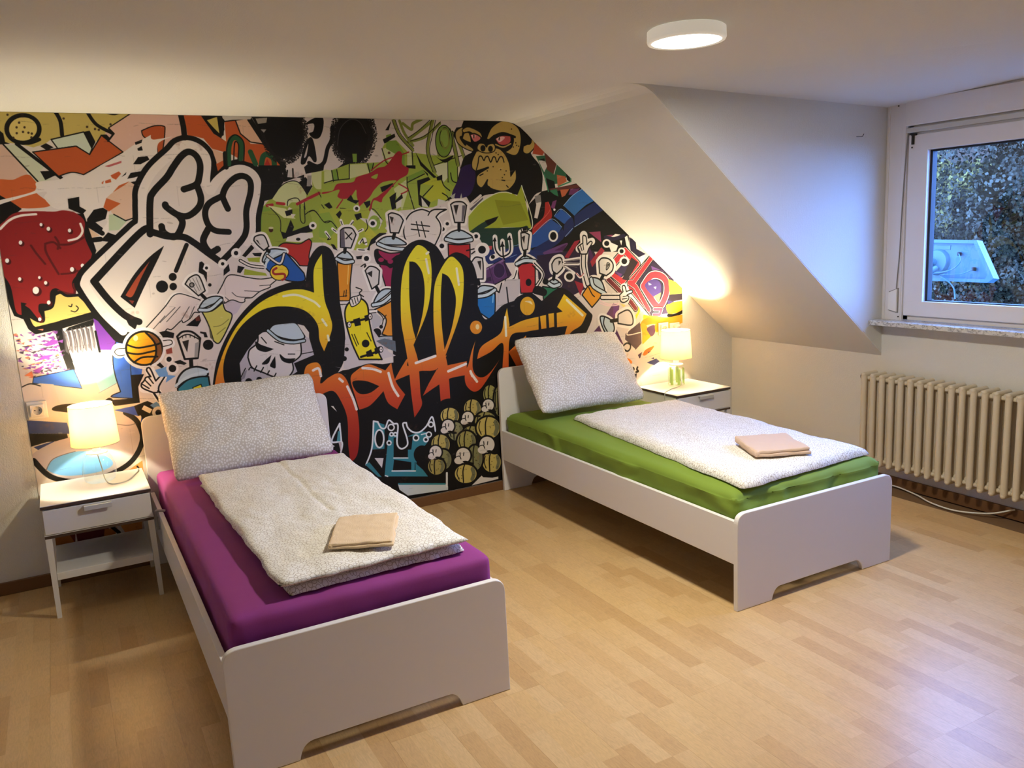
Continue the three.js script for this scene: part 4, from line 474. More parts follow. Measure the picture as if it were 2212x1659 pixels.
// ================================================================ DORMER WINDOW
{
  const w = new THREE.Group(); w.name = 'window_1'; scene.add(w); structure(w, 'white plastic dormer window with roller shutter box', 'window');
  const P = (n, g, m = M.frame, parent = w) => mesh(n, g, m, parent);
  P('outer_frame', merged([span(4.318, 4.40, 0.985, 1.03, 1.39, 3.02, 0.004), span(4.318, 4.40, 1.99, 2.06, 1.39, 3.02, 0.004), span(4.318, 4.40, 0.985, 2.06, 1.375, 1.425, 0.004), span(4.318, 4.40, 0.985, 2.06, 2.2, 2.3, 0.004), span(4.318, 4.40, 0.985, 2.06, 2.97, 3.02, 0.004)]));
  P('side_panel', merged([span(4.306, 4.42, 0.96, 2.19, ZC + 0.002, 1.392, 0.004), span(4.300, 4.31, 0.965, 2.18, 1.275, 1.283, 0.002), span(4.302, 4.312, 0.965, 2.185, 1.36, 1.385, 0.003)]));
  const shut = P('shutter_box', merged([span(4.285, 4.42, 2.04, 2.172, 1.392, 3.02, 0.005), span(4.30, 4.42, 2.17, 2.215, 1.36, 3.02, 0.003)]));
  P('shutter_lip', span(4.292, 4.33, 2.003, 2.03, 1.392, 3.02, 0.004), M.plasticGrey, shut);
  for (const [a, b] of [[1.405, 2.235], [2.265, 2.995]]) {
    const s = P('sash', merged([span(4.300, 4.37, 1.012, 1.096, a, b, 0.005), span(4.300, 4.37, 1.905, 1.992, a, b, 0.005), span(4.300, 4.37, 1.09, 1.91, a, a + 0.116, 0.005), span(4.300, 4.37, 1.09, 1.91, b - 0.116, b, 0.005)]));
    P('glazing_bead', merged([span(4.325, 4.362, 1.09, 1.101, a + 0.11, b - 0.11), span(4.325, 4.362, 1.896, 1.907, a + 0.11, b - 0.11), span(4.325, 4.362, 1.1, 1.9, a + 0.11, a + 0.13), span(4.325, 4.362, 1.1, 1.9, b - 0.121, b - 0.11)]), M.seal, s);
    P('pane', span(4.345, 4.349, 1.09, 1.91, a + 0.112, b - 0.112), M.glass, s);
  }
  P('hinge', merged([rbox(0.012, 0.05, 0.014, 0.003, 4.296, 1.965, 1.434), rbox(0.014, 0.012, 0.03, 0.003, 4.296, 1.992, 1.44), rbox(0.006, 0.008, 0.008, 0.002, 4.298, 1.925, 1.428)]), M.dark);
  for (const [y, z] of [[2.155, 1.335], [1.003, 1.375]]) P('screw', new THREE.CylinderGeometry(0.004, 0.004, 0.004, 10).rotateZ(Math.PI / 2).translate(4.301, y, z), M.dark);
  // belt of the roller shutter and its winder
  const belt = P('shutter_belt', tube([[4.296, 2.0, 1.402], [4.294, 1.86, 1.394], [4.295, 1.6, 1.382], [4.296, 1.35, 1.374], [4.297, 1.18, 1.362], [4.298, 1.12, 1.36]], 0.003, 40, 6), M.strap);
  const plate = extrude([[0, 0.012], [0.055, 0], [0.055, 0.13], [0, 0.108]], 0.008, { bevel: 0.002 }).rotateY(-Math.PI / 2).translate(4.297, 1.03, 1.315);
  const win = P('belt_winder', plate, M.plastic);
  P('winder_edge', extrude([[-0.004, 0.007], [0.059, -0.006], [0.059, 0.136], [-0.004, 0.113]], 0.004).rotateY(-Math.PI / 2).translate(4.3035, 1.03, 1.315), M.strap, win);
  // the sky needs the opening closed above and below the frame
  const sill = mesh('window_sill', metres(extrude((() => { const s = new THREE.Shape(); s.moveTo(4.2, 0); s.lineTo(4.33, 0); s.lineTo(4.33, 0.026); s.lineTo(4.208, 0.026); s.quadraticCurveTo(4.2, 0.026, 4.2, 0.018); s.closePath(); return s; })(), 1.79, { bevel: 0 }).translate(0, 0.958, 1.264)), (() => {
    const t = dataTexture(512, 256, (x, y) => { const u = x / 512, v = y / 256, n = noise4(u, v, 1.6) + 0.5 * noise4(u, v, 4), vein = Math.exp(-Math.abs(n - 0.25) * 9), c = 214 - 12 * noise4(u, v, 7) - 95 * vein; return [c, c - 3, c - 10]; }, true);
    t.repeat.set(1 / 0.5, 1 / 0.25); return std({ map: t, roughness: 0.3 });
  })());
  tag(sill, 'grey veined marble sill board below the dormer window', 'window sill');
}
// small hook in the dormer cheek
{
  const h = tag(mesh('wall_hook', tube([[4.06, 2.0, ZC + 0.001], [4.06, 1.998, ZC + 0.022], [4.072, 1.998, ZC + 0.03], [4.084, 2.012, ZC + 0.03]], 0.0018, 20, 6), M.dark), 'tiny bent metal hook in the dormer side wall', 'hook');
}
// old column radiator below the sill
{
  const r = thing('radiator', 'cream painted cast column radiator below the dormer window', 'radiator', [0, 0, 0]);
  const col = (x) => { const g = new THREE.CapsuleGeometry(0.0168, 0.5, 5, 12); g.translate(x, 0.41, 0); return g; };
  const hub = (x, y, r0) => new THREE.CylinderGeometry(r0, r0, 0.0595, 16).rotateX(Math.PI / 2).translate(x, y, 0);
  const bar = (y) => { const g = new THREE.CapsuleGeometry(0.0145, 0.1, 5, 12).rotateZ(Math.PI / 2); g.translate(4.232, y, 0); return g; };
  const sec = merged([col(4.186), col(4.232), col(4.278), bar(0.668), bar(0.152), hub(4.232, 0.645, 0.022), hub(4.232, 0.172, 0.022), hub(4.206, 0.648, 0.012), hub(4.206, 0.168, 0.012)]);
  for (let i = 0; i < 20; i++) { const s = mesh('section', sec, M.radiator, r); s.position.z = 1.252 + i * 0.0605; }
  mesh('plug', new THREE.CylinderGeometry(0.02, 0.02, 0.02, 16).rotateX(Math.PI / 2).translate(4.232, 0.648, 1.214), M.dark, r);
  for (const z of [1.42, 2.2]) for (const y of [0.2, 0.62]) mesh('bracket', box(0.05, 0.012, 0.012, 4.289, y, z), M.radiator, r);
}
tag(mesh('white_cable', tube([[4.27, 0.006, 1.30], [4.3, 0.006, 1.38], [4.26, 0.005, 1.56], [4.2, 0.005, 1.7], [4.19, 0.005, 1.85], [4.25, 0.02, 2.0], [4.29, 0.06, 2.1]], 0.0045, 60, 8), M.cable), 'white cable looping across the floor under the radiator', 'cable');

// ================================================================ OUTSIDE THE WINDOW
structure(mesh('ground', span(4.9, 90, -5.6, -5.5, -60, 40), phy({ color: srgb(34, 34, 18), roughness: 1, specularIntensity: 0 })), 'grass far below the window', 'ground');
{
  const hill = new THREE.SphereGeometry(1, 40, 20, 0, TAU, 0, Math.PI / 2), hp = hill.attributes.position;
  for (let i = 0; i < hp.count; i++) { const k = 1 + 0.06 * noise3(hp.getX(i) * 4, hp.getY(i) * 4, hp.getZ(i) * 4); hp.setXYZ(i, hp.getX(i) * k, hp.getY(i) * k, hp.getZ(i) * k); }
  hill.computeVertexNormals(); hill.scale(26, 17.0, 60); hill.translate(80, -5.5, -40);
  structure(mesh('hill', hill, phy({ color: srgb(66, 52, 40), roughness: 1, specularIntensity: 0 })), 'wooded hill far beyond the garden', 'hill');
}
function tree(name, label, [x, y, z], clumps, colors, leafSize, count, trunkH) {
  const t = thing(name, label, 'tree', [x, y, z], 0, undefined);
  const tr = [new THREE.CylinderGeometry(0.1, 0.24, trunkH, 10).translate(0, trunkH / 2, 0)];
  for (const [cx, cy, cz, r] of clumps) tr.push(tube([[0, Math.max(0.6, cy - r - 1.2), 0], [cx * 0.5, cy - r * 0.5, cz * 0.5], [cx, cy, cz]], 0.05, 8, 6));
  mesh('trunk', merged(tr), M.bark, t);
  const leaf = new THREE.BufferGeometry(), q = leafSize;
  leaf.setAttribute('position', new THREE.BufferAttribute(new Float32Array([0, 0, 0, q * 0.4, q * 0.5, q * 0.12, 0, q, 0, -q * 0.4, q * 0.5, q * 0.12]), 3)); leaf.setIndex([0, 1, 2, 0, 2, 3]); leaf.computeVertexNormals();
  const im = new THREE.InstancedMesh(leaf, phy({ color: 0xffffff, roughness: 1, specularIntensity: 0, side: THREE.DoubleSide }), count), mat = new THREE.Matrix4(), qu = new THREE.Quaternion(), c = new THREE.Color();
  const total = clumps.reduce((s, k) => s + k[3] ** 2, 0);
  let i = 0;
  for (const [cx, cy, cz, r] of clumps) {
    const n = Math.min(count - i, Math.round(count * r * r / total));
    for (let k = 0; k < n; k++, i++) {
      const d = V(rr(-1, 1), rr(-1, 1), rr(-1, 1)).normalize(), rad = r * (0.72 + 0.36 * rnd() ** 0.6) * (0.86 + 0.22 * noise3(d.x * 2 + cx, d.y * 2 + cy, d.z * 2));
      qu.setFromEuler(new THREE.Euler(rr(0, TAU), rr(0, TAU), rr(0, TAU)));
      mat.compose(V(cx + d.x * rad, cy + d.y * rad * 1.1, cz + d.z * rad), qu, V(1, 1, 1).multiplyScalar(rr(0.6, 1.5))); im.setMatrixAt(i, mat);
      c.set(colors[Math.max(0, Math.min(colors.length - 1, Math.floor((noise3((cx + d.x * rad) * 1.6, (cy + d.y * rad) * 1.6, (cz + d.z * rad) * 1.6) * 0.6 + 0.5 + rr(-0.12, 0.12)) * colors.length)))]).multiplyScalar(rr(0.85, 1.15)); im.setColorAt(i, c);
    }
  }
  im.count = i; im.name = 'foliage'; im.userData.kind = 'stuff'; im.castShadow = im.receiveShadow = true; t.add(im);
  return t;
}
tree('deciduous_tree', 'pale green leafy tree left behind the antenna', [12.6, -5.5, -3.9], [[0, 6.6, 0, 1.0], [0.3, 7.1, -0.7, 0.85], [-0.3, 5.6, 0.5, 1.0], [0, 7.0, 0.8, 0.8], [0.2, 5.4, -0.8, 1.0], [0.1, 6.4, -1.3, 0.9], [0, 6.2, 1.0, 0.9]], ['#5c4c26', '#6a5a30', '#483e22', '#786838', '#363020'], 0.07, 42000, 5.8);
tree('evergreen_tree', 'tall dark blue green conifer close beyond the window', [10.4, -5.5, -1.25], [[0, 8.4, 0, 0.9], [0.2, 7.6, -0.5, 0.9], [-0.2, 6.9, 0.3, 1.0], [0, 6.2, -0.6, 1.0], [0.2, 5.4, 0.3, 1.1], [0, 7.6, 0.7, 1.0], [-0.1, 6.4, 1.1, 1.1], [0, 8.3, 0.9, 0.9], [0, 5.4, -0.6, 1.0], [0.3, 6.9, -0.2, 0.9]], ['#221f14', '#2b281b', '#171610', '#39352a', '#4c483a'], 0.042, 90000, 8.0);
tree('deciduous_tree', 'dull green tree standing between the conifer and the hill', [16.5, -5.5, -5.4], [[0, 6.4, 0, 1.4], [0.3, 7.0, 1.2, 1.3], [-0.3, 5.6, 0.9, 1.5], [0, 6.0, -1.5, 1.3], [0, 6.9, 2.2, 1.2], [0, 5.4, 2.6, 1.4]], ['#443a20', '#504628', '#342e1c'], 0.09, 36000, 6.4);
// flat satellite antenna on the outside wall
{
  const a = thing('satellite_antenna', 'pale blue flat panel antenna outside the window, seen from behind', 'antenna', [5.0, 1.28, 1.1]);
  a.rotation.z = -0.12;
  const out = (pts) => pts.map(([z, y]) => [-(z - 1.1), y - 1.28]), edge = out([[0.78, 1.412], [1.37, 1.396], [1.503, 1.172], [1.47, 1.146], [0.78, 1.15]]), face = (g, x) => g.rotateY(Math.PI / 2).translate(x, 0, 0);
  const inner = out([[0.82, 1.392], [1.355, 1.376], [1.462, 1.19], [1.45, 1.166], [0.82, 1.17]]);
  mesh('panel', merged([face(extrude(edge, 0.03, { bevel: 0.004 }), 0.01), face(extrude(edge, 0.03, { holes: [inner] }), -0.018)]), M.antenna, a);
  mesh('label_plate', rbox(0.006, 0.028, 0.09, 0.002, 0.006, 0.075, 0.05), M.antenna, a);
  mesh('hub', merged([new THREE.CylinderGeometry(0.07, 0.085, 0.03, 28).rotateZ(Math.PI / 2).translate(-0.004, -0.015, 0.02), new THREE.CylinderGeometry(0.025, 0.03, 0.05, 14).rotateZ(Math.PI / 2).translate(-0.03, -0.02, 0.0)]), M.antenna, a);
  for (const [y, z] of [[0.035, 0.165], [-0.055, 0.27]]) mesh('connector', rbox(0.03, 0.022, 0.012, 0.003, -0.01, y, z), M.dark, a);
  mesh('cable', tube([[-0.02, 0.035, 0.17], [-0.04, -0.01, 0.2], [-0.05, -0.06, 0.16], [-0.06, -0.085, 0.06], [-0.06, -0.09, -0.1]], 0.004, 30, 6), M.antenna, a);
  mesh('cable', tube([[-0.02, -0.06, 0.27], [-0.04, -0.085, 0.22], [-0.05, -0.1, 0.08], [-0.05, -0.12, 0.12], [-0.05, -0.17, 0.18], [-0.05, -0.24, 0.2]], 0.004, 30, 6), M.antenna, a);
  a.updateMatrixWorld(true);
  const into = (x, y, z) => a.worldToLocal(V(x, y, z)).toArray();
  mesh('mounting_arm', tube([into(4.96, 1.23, 1.14), into(4.86, 1.18, 1.12), into(4.7, 1.0, 1.2), into(4.6, 0.86, 1.3), into(4.54, 0.82, 1.3)], 0.018, 40, 10), M.antenna, a);
}

// ================================================================ BEDS
const BW_ = 0.94, BLEN = 2.0767;
function boardShape(h, r, notch) {
  const s = new THREE.Shape(), w = BW_;
  s.moveTo(0, 0.001); s.lineTo(0, h - r); s.quadraticCurveTo(0, h, r, h); s.lineTo(w - r, h); s.quadraticCurveTo(w, h, w, h - r); s.lineTo(w, 0.001);
  s.lineTo(w - 0.185, 0.001); s.quadraticCurveTo(w - 0.2, notch, w - 0.235, notch); s.lineTo(0.245, notch); s.quadraticCurveTo(0.205, notch, 0.195, 0.001); s.closePath();
  return s;
}
function makeBed(label, x, strap) {
  const b = thing('bed', label, 'bed', [x, 0, 0.0]);
  mesh('headboard', extrude(boardShape(0.77, 0.05, 0.055), 0.018, { bevel: 0.003, curve: 10 }).translate(0, 0, 0.022), M.bed, b);
  mesh('footboard', extrude(boardShape(0.4193, 0.05, 0.055), 0.018, { bevel: 0.003, curve: 10 }).translate(0, 0, BLEN - 0.021), M.bed, b);
  mesh('side_rail', rbox(0.02, 0.185, BLEN - 0.068, 0.002, 0.0105, 0.2925, BLEN / 2 + 0.012), M.bed, b);
  mesh('side_rail', rbox(0.02, 0.185, BLEN - 0.068, 0.002, BW_ - 0.0105, 0.2925, BLEN / 2 + 0.012), M.bed, b);
  for (let i = 0; i < 13; i++) mesh('slat', box(BW_ - 0.045, 0.014, 0.07, BW_ / 2, 0.257, 0.14 + i * 0.15), M.slat, b);
  if (strap) mesh('strap', merged([tube([[-0.008, 0.3, 0.40], [-0.012, 0.35, 0.405], [-0.012, 0.39, 0.41], [0.01, 0.392, 0.412], [0.03, 0.386, 0.415]], 0.006, 24, 8), tube([[-0.008, 0.36, 0.405], [-0.012, 0.335, 0.39], [-0.012, 0.31, 0.385]], 0.005, 16, 8)]), M.plasticGrey, b);
  return b;
}
makeBed('white wooden bed with a purple sheet beside the left nightstand', 0.417, true).userData.label = 'white wooden bed frame holding the purple mattress';
makeBed('white wooden bed frame holding the green mattress', 2.423, false);

// a box rounded with radius r whose skin may be moved by a function of position
function softBox(w, h, d, r, [nx, ny, nz], move) {
  const g = new THREE.BoxGeometry(w, h, d, nx, ny, nz), p = g.attributes.position, q = V(0, 0, 0), n = V(0, 0, 0);
  for (let i = 0; i < p.count; i++) {
    q.fromBufferAttribute(p, i); n.set(Math.max(-w / 2 + r, Math.min(w / 2 - r, q.x)), Math.max(-h / 2 + r, Math.min(h / 2 - r, q.y)), Math.max(-d / 2 + r, Math.min(d / 2 - r, q.z)));
    const out = q.clone().sub(n); if (out.lengthSq() > 0) out.normalize();
    q.copy(n).addScaledVector(out, r); if (move) move(q, out); p.setXYZ(i, q.x, q.y, q.z);
  }
  metres(g); const m = mergeVertices(g, 1e-6); m.computeVertexNormals(); return m;
}
function smooth(g) { const uvKeep = g.clone(); const p = g.clone(); p.deleteAttribute('uv'); p.deleteAttribute('normal'); const w = mergeVertices(p, 1e-5); w.computeVertexNormals(); const src = w.attributes.normal, idx = w.index.array, orig = g.index.array, out = new Float32Array(g.attributes.position.count * 3); for (let i = 0; i < orig.length; i++) { out[orig[i] * 3] = src.getX(idx[i]); out[orig[i] * 3 + 1] = src.getY(idx[i]); out[orig[i] * 3 + 2] = src.getZ(idx[i]); } g.setAttribute('normal', new THREE.BufferAttribute(out, 3)); return g; }
const TOP = 0.497;
{
  const w = 0.885, h = 0.225, d = 1.975;
  const g = smooth(softBox(w, h, d, 0.032, [40, 12, 80], (q, n) => {
    const k = 0.0022 * noise3(q.x * 5, q.y * 5, q.z * 3) + 0.0012 * noise3(q.x * 13, q.y * 9, q.z * 11); q.addScaledVector(n, k);
    if (n.y > 0.3) q.y -= 0.004 * Math.max(0, 1 - Math.min(w / 2 - Math.abs(q.x), d / 2 - Math.abs(q.z)) / 0.12);
  }));
  tag(mesh('mattress', g, M.purple), 'mattress in a smooth purple fitted sheet', 'mattress').position.set(0.895, TOP - h / 2, 1.045);
}
{
  const w = 0.9, h = 0.225, d = 1.985;
  const g = smooth(softBox(w, h, d, 0.04, [70, 18, 150], (q, n) => {
    let k = 0.003 * noise3(q.x * 4, q.y * 4, q.z * 2.5);
    const side = 1 - Math.max(0, n.y), low = Math.max(0, -q.y / h + 0.5);
    if (n.y < 0.8) { const a = q.z * 9 + q.y * 16 + 1.5 * noise2(q.z * 2.2, q.y * 5), f = Math.max(0, Math.sin(a + noise2(q.z * 1.3, 3) * 2)); k += side * (0.006 + 0.008 * noise2(q.z * 1.7, 9)) * f; k += side * 0.006 * Math.sin((q.x * 26 + q.y * 12) + 2 * noise2(q.x * 5, q.y * 4)) * (Math.abs(n.z) > 0.5 ? 1 : 0); }
    k += 0.005 * Math.max(0, noise3(q.x * 3, q.y * 9, q.z * 7)) * side;
    q.addScaledVector(n, k - side * 0.006);
    if (n.y > 0.3) q.y -= 0.014 * Math.max(0, 1 - Math.min(w / 2 - Math.abs(q.x), d / 2 - Math.abs(q.z)) / 0.13) ** 1.5;
  }));
  tag(mesh('mattress', g, M.green), 'mattress in a creased bright green fitted sheet', 'mattress').position.set(2.893, TOP - h / 2, 1.045);
}

// ---------------------------------------------------------------- printed bedding
const around = (x, y, s, f) => { for (const dx of [-s, 0, s]) for (const dy of [-s, 0, s]) f(x + dx, y + dy); };
const ringPrint = canvasTexture(1024, 1024, (c, w) => {      // white cloth with taupe rings, 0.5 m a side
  c.fillStyle = 'rgb(238,236,231)'; c.fillRect(0, 0, w, w); c.strokeStyle = 'rgb(176,166,152)'; c.lineWidth = 3.2;
  const pts = []; for (let i = 0; i < 5200 && pts.length < 1500; i++) { const x = rnd() * w, y = rnd() * w, r = rr(11, 20); if (pts.every(([a, b, q]) => { const dx = Math.abs(a - x), dy = Math.abs(b - y); return Math.hypot(Math.min(dx, w - dx), Math.min(dy, w - dy)) > (r + q) * 0.86; })) pts.push([x, y, r]); }
  for (const [x, y, r] of pts) { const e = rr(0.85, 1.15), a = rr(0, 3); around(x, y, w, (px, py) => { if (px > -40 && py > -40 && px < w + 40 && py < w + 40) { c.beginPath(); c.ellipse(px, py, r * e, r / e, a, 0, TAU); c.stroke(); } }); }
});
ringPrint.repeat.set(2.1, 2.1);
const pebblePrint = canvasTexture(1024, 1024, (c, w) => {    // taupe cloth with white pebbles
  c.fillStyle = 'rgb(202,195,184)'; c.fillRect(0, 0, w, w); c.fillStyle = 'rgb(234,231,226)';
  const pts = []; for (let i = 0; i < 14000 && pts.length < 2600; i++) { const x = rnd() * w, y = rnd() * w, r = rr(7, 13); if (pts.every(([a, b, q]) => { const dx = Math.abs(a - x), dy = Math.abs(b - y); return Math.hypot(Math.min(dx, w - dx), Math.min(dy, w - dy)) > (r + q) * 1.16; })) pts.push([x, y, r]); }
  for (const [x, y, r] of pts) { const e = rr(0.8, 1.25), a = rr(0, 3); around(x, y, w, (px, py) => { if (px > -40 && py > -40 && px < w + 40 && py < w + 40) { c.beginPath(); c.ellipse(px, py, r * e, r / e, a, 0, TAU); c.fill(); } }); }
});
pebblePrint.repeat.set(2.2, 2.2);
M.ring = phy({ map: ringPrint, roughness: 0.9, bumpMap: linenBump, bumpScale: 0.0003, sheen: 0.2, sheenRoughness: 0.6 });
M.pebble = phy({ map: pebblePrint, roughness: 0.9, bumpMap: linenBump, bumpScale: 0.0003, sheen: 0.2, sheenRoughness: 0.6 });

function pillowGeometry(w, h, t, seed) {
  const n = 56, m = 40, pos = [], uv = [], idx = [], at = (s, i, j) => s * (n + 1) * (m + 1) + j * (n + 1) + i;
  for (const s of [1, -1]) for (let j = 0; j <= m; j++) for (let i = 0; i <= n; i++) {
    const u = i / n * 2 - 1, v = j / m * 2 - 1, a = 1 - u * u, b = 1 - v * v;
    const round = 1 - 0.05 * (u * v) ** 6, x = w / 2 * u * (1 - 0.035 * b + 0.008 * noise2(v * 3 + seed, 4)) * round, y = h / 2 * v * (1 - 0.05 * a + 0.008 * noise2(u * 3 + seed, 9)) * round;
    let z = s * t / 2 * Math.pow(Math.max(0, a), 0.5) * Math.pow(Math.max(0, b), 0.5);
    const e = Math.pow(1 - Math.min(a, b), 3), near = Math.min(a, b);
    z += (near > 0.0001 ? 1 : 0) * s * (0.006 * noise2(u * 2.2 + seed, v * 2.2) * near + 0.006 * e * near * 4 * noise2(u * 7 + seed, v * 7) + 0.004 * noise2(u * 4, v * 3 + seed + s * 7) * near);
    pos.push(x, y, z + 0.014 * noise2(u * 1.3 + seed, v * 1.3 + 5) * (1 - near)); uv.push(x, y + (s < 0 ? 0.7 : 0));
  }
  for (let s = 0; s < 2; s++) for (let j = 0; j < m; j++) for (let i = 0; i < n; i++) { const A = at(s, i, j), B = at(s, i + 1, j), C = at(s, i + 1, j + 1), D = at(s, i, j + 1); if (s === 0) idx.push(A, B, C, A, C, D); else idx.push(A, C, B, A, D, C); }
  const g = new THREE.BufferGeometry(); g.setAttribute('position', new THREE.BufferAttribute(new Float32Array(pos), 3)); g.setAttribute('uv', new THREE.BufferAttribute(new Float32Array(uv), 2)); g.setIndex(idx); g.setAttribute('normal', new THREE.BufferAttribute(new Float32Array(pos.length), 3));
  return smooth(g);
}
{
  const p1 = tag(mesh('pillow', pillowGeometry(0.78, 0.51, 0.18, 1.7), M.pebble), 'taupe pillow with white pebble print leaning above the purple sheet', 'pillow', 'pillows leaning on the headboards');
  p1.position.set(0.884, 0.712, 0.272); p1.rotation.set(-0.72, 0.0, 0.01);
  const p2 = tag(mesh('pillow', pillowGeometry(0.785, 0.52, 0.2, 6.3), M.pebble), 'taupe pillow with white pebble print leaning above the green sheet', 'pillow', 'pillows leaning on the headboards');
  p2.position.set(2.868, 0.735, 0.265); p2.rotation.set(-0.63, 0.05, 0.0);
}
// folded duvets: layers with rolled edges, given by the four corners of the outline on the mattress
function layer(c, y0, t, seed, wrinkle, groove, drape) {
  const n = 72, m = 96, pos = [], uv = [], idx = [], N = (n + 1) * (m + 1);
  for (const s of [1, 0]) for (let j = 0; j <= m; j++) for (let i = 0; i <= n; i++) {
    const u = i / n, v = j / m, a = 1 - Math.abs(2 * u - 1) ** 12, b = 1 - Math.abs(2 * v - 1) ** 22, e = Math.pow(Math.max(0, Math.min(a, b)), 0.5);
    let x = (c[0][0] * (1 - u) + c[1][0] * u) * (1 - v) + (c[3][0] * (1 - u) + c[2][0] * u) * v, z = (c[0][1] * (1 - u) + c[1][1] * u) * (1 - v) + (c[3][1] * (1 - u) + c[2][1] * u) * v;
    x += 0.006 * noise2(v * 4 + seed, 2) * (u < 0.5 ? 1 - u : u) + 0.003 * noise2(v * 13 + seed, 5); z += 0.006 * noise2(u * 4 + seed, 8) + 0.003 * noise2(u * 12 + seed, 1);
    let y = drape ? y0 + (s ? t * e : 0) : y0 + t / 2 + (s ? 1 : -1) * t / 2 * e;
    if (s) { y += e * (wrinkle * (0.007 * noise2(u * 2.4 + seed, v * 3.2) + 0.0026 * noise2(u * 7 + seed, v * 8 + 3) + 0.0008 * noise2(u * 19, v * 21 + seed))); if (groove) y -= e * 0.006 * Math.exp(-(((u - 0.53 - 0.01 * Math.sin(v * 9)) / 0.012) ** 2)) * (v < 0.62 ? 1 : 0); }
    pos.push(x, y, z); uv.push(x, z);
  }
  for (let s = 0; s < 2; s++) for (let j = 0; j < m; j++) for (let i = 0; i < n; i++) { const A = s * N + j * (n + 1) + i, B = A + 1, D = A + n + 1, C = D + 1; if (s === 0) idx.push(A, C, B, A, D, C); else idx.push(A, B, C, A, C, D); }
  const g = new THREE.BufferGeometry(); g.setAttribute('position', new THREE.BufferAttribute(new Float32Array(pos), 3)); g.setAttribute('uv', new THREE.BufferAttribute(new Float32Array(uv), 2)); g.setIndex(idx); g.setAttribute('normal', new THREE.BufferAttribute(new Float32Array(pos.length), 3));
  return smooth(g);
}
{
  const c1 = [[0.592, 0.505], [1.272, 0.545], [1.265, 1.985], [0.612, 1.995]], low1 = [[0.602, 0.515], [1.262, 0.555], [1.262, 1.962], [0.648, 1.985]];
  tag(mesh('duvet', merged([layer(low1, TOP + 0.005, 0.03, 3, 0.4, false, true), layer(c1, TOP + 0.032, 0.036, 11, 1, true)]), M.ring), 'folded white ring print duvet lying on the purple sheet', 'duvet', 'folded duvets on the beds');
  const c2 = [[2.66, 0.50], [3.385, 0.53], [3.315, 1.985], [2.50, 2.035]], low2 = [[2.672, 0.51], [3.375, 0.54], [3.30, 1.965], [2.52, 1.99]];
  tag(mesh('duvet', layer(c2, TOP + 0.003, 0.04, 31, 1, false, true), M.ring), 'folded white ring print duvet lying on the green sheet', 'duvet', 'folded duvets on the beds');
}
function towel(w, d, t, seed) {
  const parts = [], n = 2;
  for (let k = 0; k < n; k++) { const th = t / n; parts.push(smooth(softBox(w * (1 - 0.012 * k), th * 1.12, d * (1 - 0.012 * k), th * 0.5, [36, 5, 40], (q) => { q.y += 0.0016 * noise2(q.x * 9 + seed, q.z * 9 + k) + 0.0012 * noise2(q.x * 18 + seed, q.z * 16 + k) + 0.003 * (q.x / w + 0.5) * (k ? 1 : 0) * noise2(q.z * 6, seed); q.x += 0.004 * noise2(q.z * 8 + seed, k); q.z += 0.004 * noise2(q.x * 8 + seed, k + 4); })).translate(0.003 * Math.sin(k * 2 + seed), th * (k + 0.5), 0.004 * Math.cos(k + seed))); }
  parts.push(smooth(softBox(t * 0.9, t * 1.02, d * 0.985, t * 0.45, [6, 8, 30])).translate(-w / 2 + t * 0.35, t / 2 + 0.0005, 0));
  return merged(parts);
}
{
  const a = tag(mesh('towel', towel(0.215, 0.285, 0.02, 2), M.towel), 'folded sand coloured towel on the duvet of the purple bed', 'towel');
  a.position.set(0.972, TOP + 0.076, 1.775); a.rotation.y = -0.43;
  const b = tag(mesh('towel', towel(0.255, 0.285, 0.03, 9), M.towelPink), 'folded beige towel on the duvet of the green bed', 'towel');
  b.position.set(2.92, TOP + 0.053, 1.775); b.rotation.y = -0.43;
}

// ================================================================ NIGHTSTANDS
function makeNightstand(label, x, z) {
  const s = thing('nightstand', label, 'nightstand', [x, 0, z], 0, 'nightstands beside the beds');
  const w = 0.445, d = 0.42, h = 0.516, P = (n, g, m = M.night, parent = s) => mesh(n, g, m, parent);
  const top = P('top_board', rbox(w, 0.003, d, 0.001, 0, h - 0.0015, 0)); P('edge_band', box(w - 0.0006, 0.013, d - 0.0006, 0, h - 0.0095, 0), M.edge, top);
  P('side_panel', box(0.014, 0.118, d - 0.03, -w / 2 + 0.012, h - 0.075, -0.005)); P('side_panel', box(0.014, 0.118, d - 0.03, w / 2 - 0.012, h - 0.075, -0.005));
  P('back_panel', box(w - 0.03, 0.118, 0.01, 0, h - 0.075, -d / 2 + 0.015));
  const bottom = P('bottom_board', box(w - 0.002, 0.003, d - 0.002, 0, 0.3815, 0)); P('edge_band', box(w - 0.0026, 0.013, d - 0.0026, 0, 0.3735, 0), M.edge, bottom);
  const dr = P('drawer', rbox(w - 0.012, 0.11, 0.016, 0.002, 0, h - 0.0755, d / 2 - 0.006));
  P('handle', merged([rbox(0.112, 0.022, 0.008, 0.002, 0, h - 0.035, d / 2 + 0.022), rbox(0.112, 0.006, 0.024, 0.002, 0, h - 0.027, d / 2 + 0.012)]), M.plasticGrey, dr);
  for (const [sx, sz] of [[-1, 1], [1, 1], [-1, -1], [1, -1]]) {
    const g = new THREE.BoxGeometry(0.026, 0.367, 0.026), p = g.attributes.position;
    for (let i = 0; i < p.count; i++) { const k = (p.getY(i) + 0.1835) / 0.367; p.setXYZ(i, p.getX(i) * (0.72 + 0.28 * k) + sx * (w / 2 - 0.015 + 0.004 * (1 - k)), p.getY(i) + 0.1835, p.getZ(i) * (0.72 + 0.28 * k) + sz * (d / 2 - 0.015 + 0.006 * (1 - k))); }
    g.computeVertexNormals(); P('leg', g);
  }
  P('shelf', rbox(w - 0.05, 0.034, d - 0.012, 0.002, 0, 0.188, 0.0));
  return s;
}
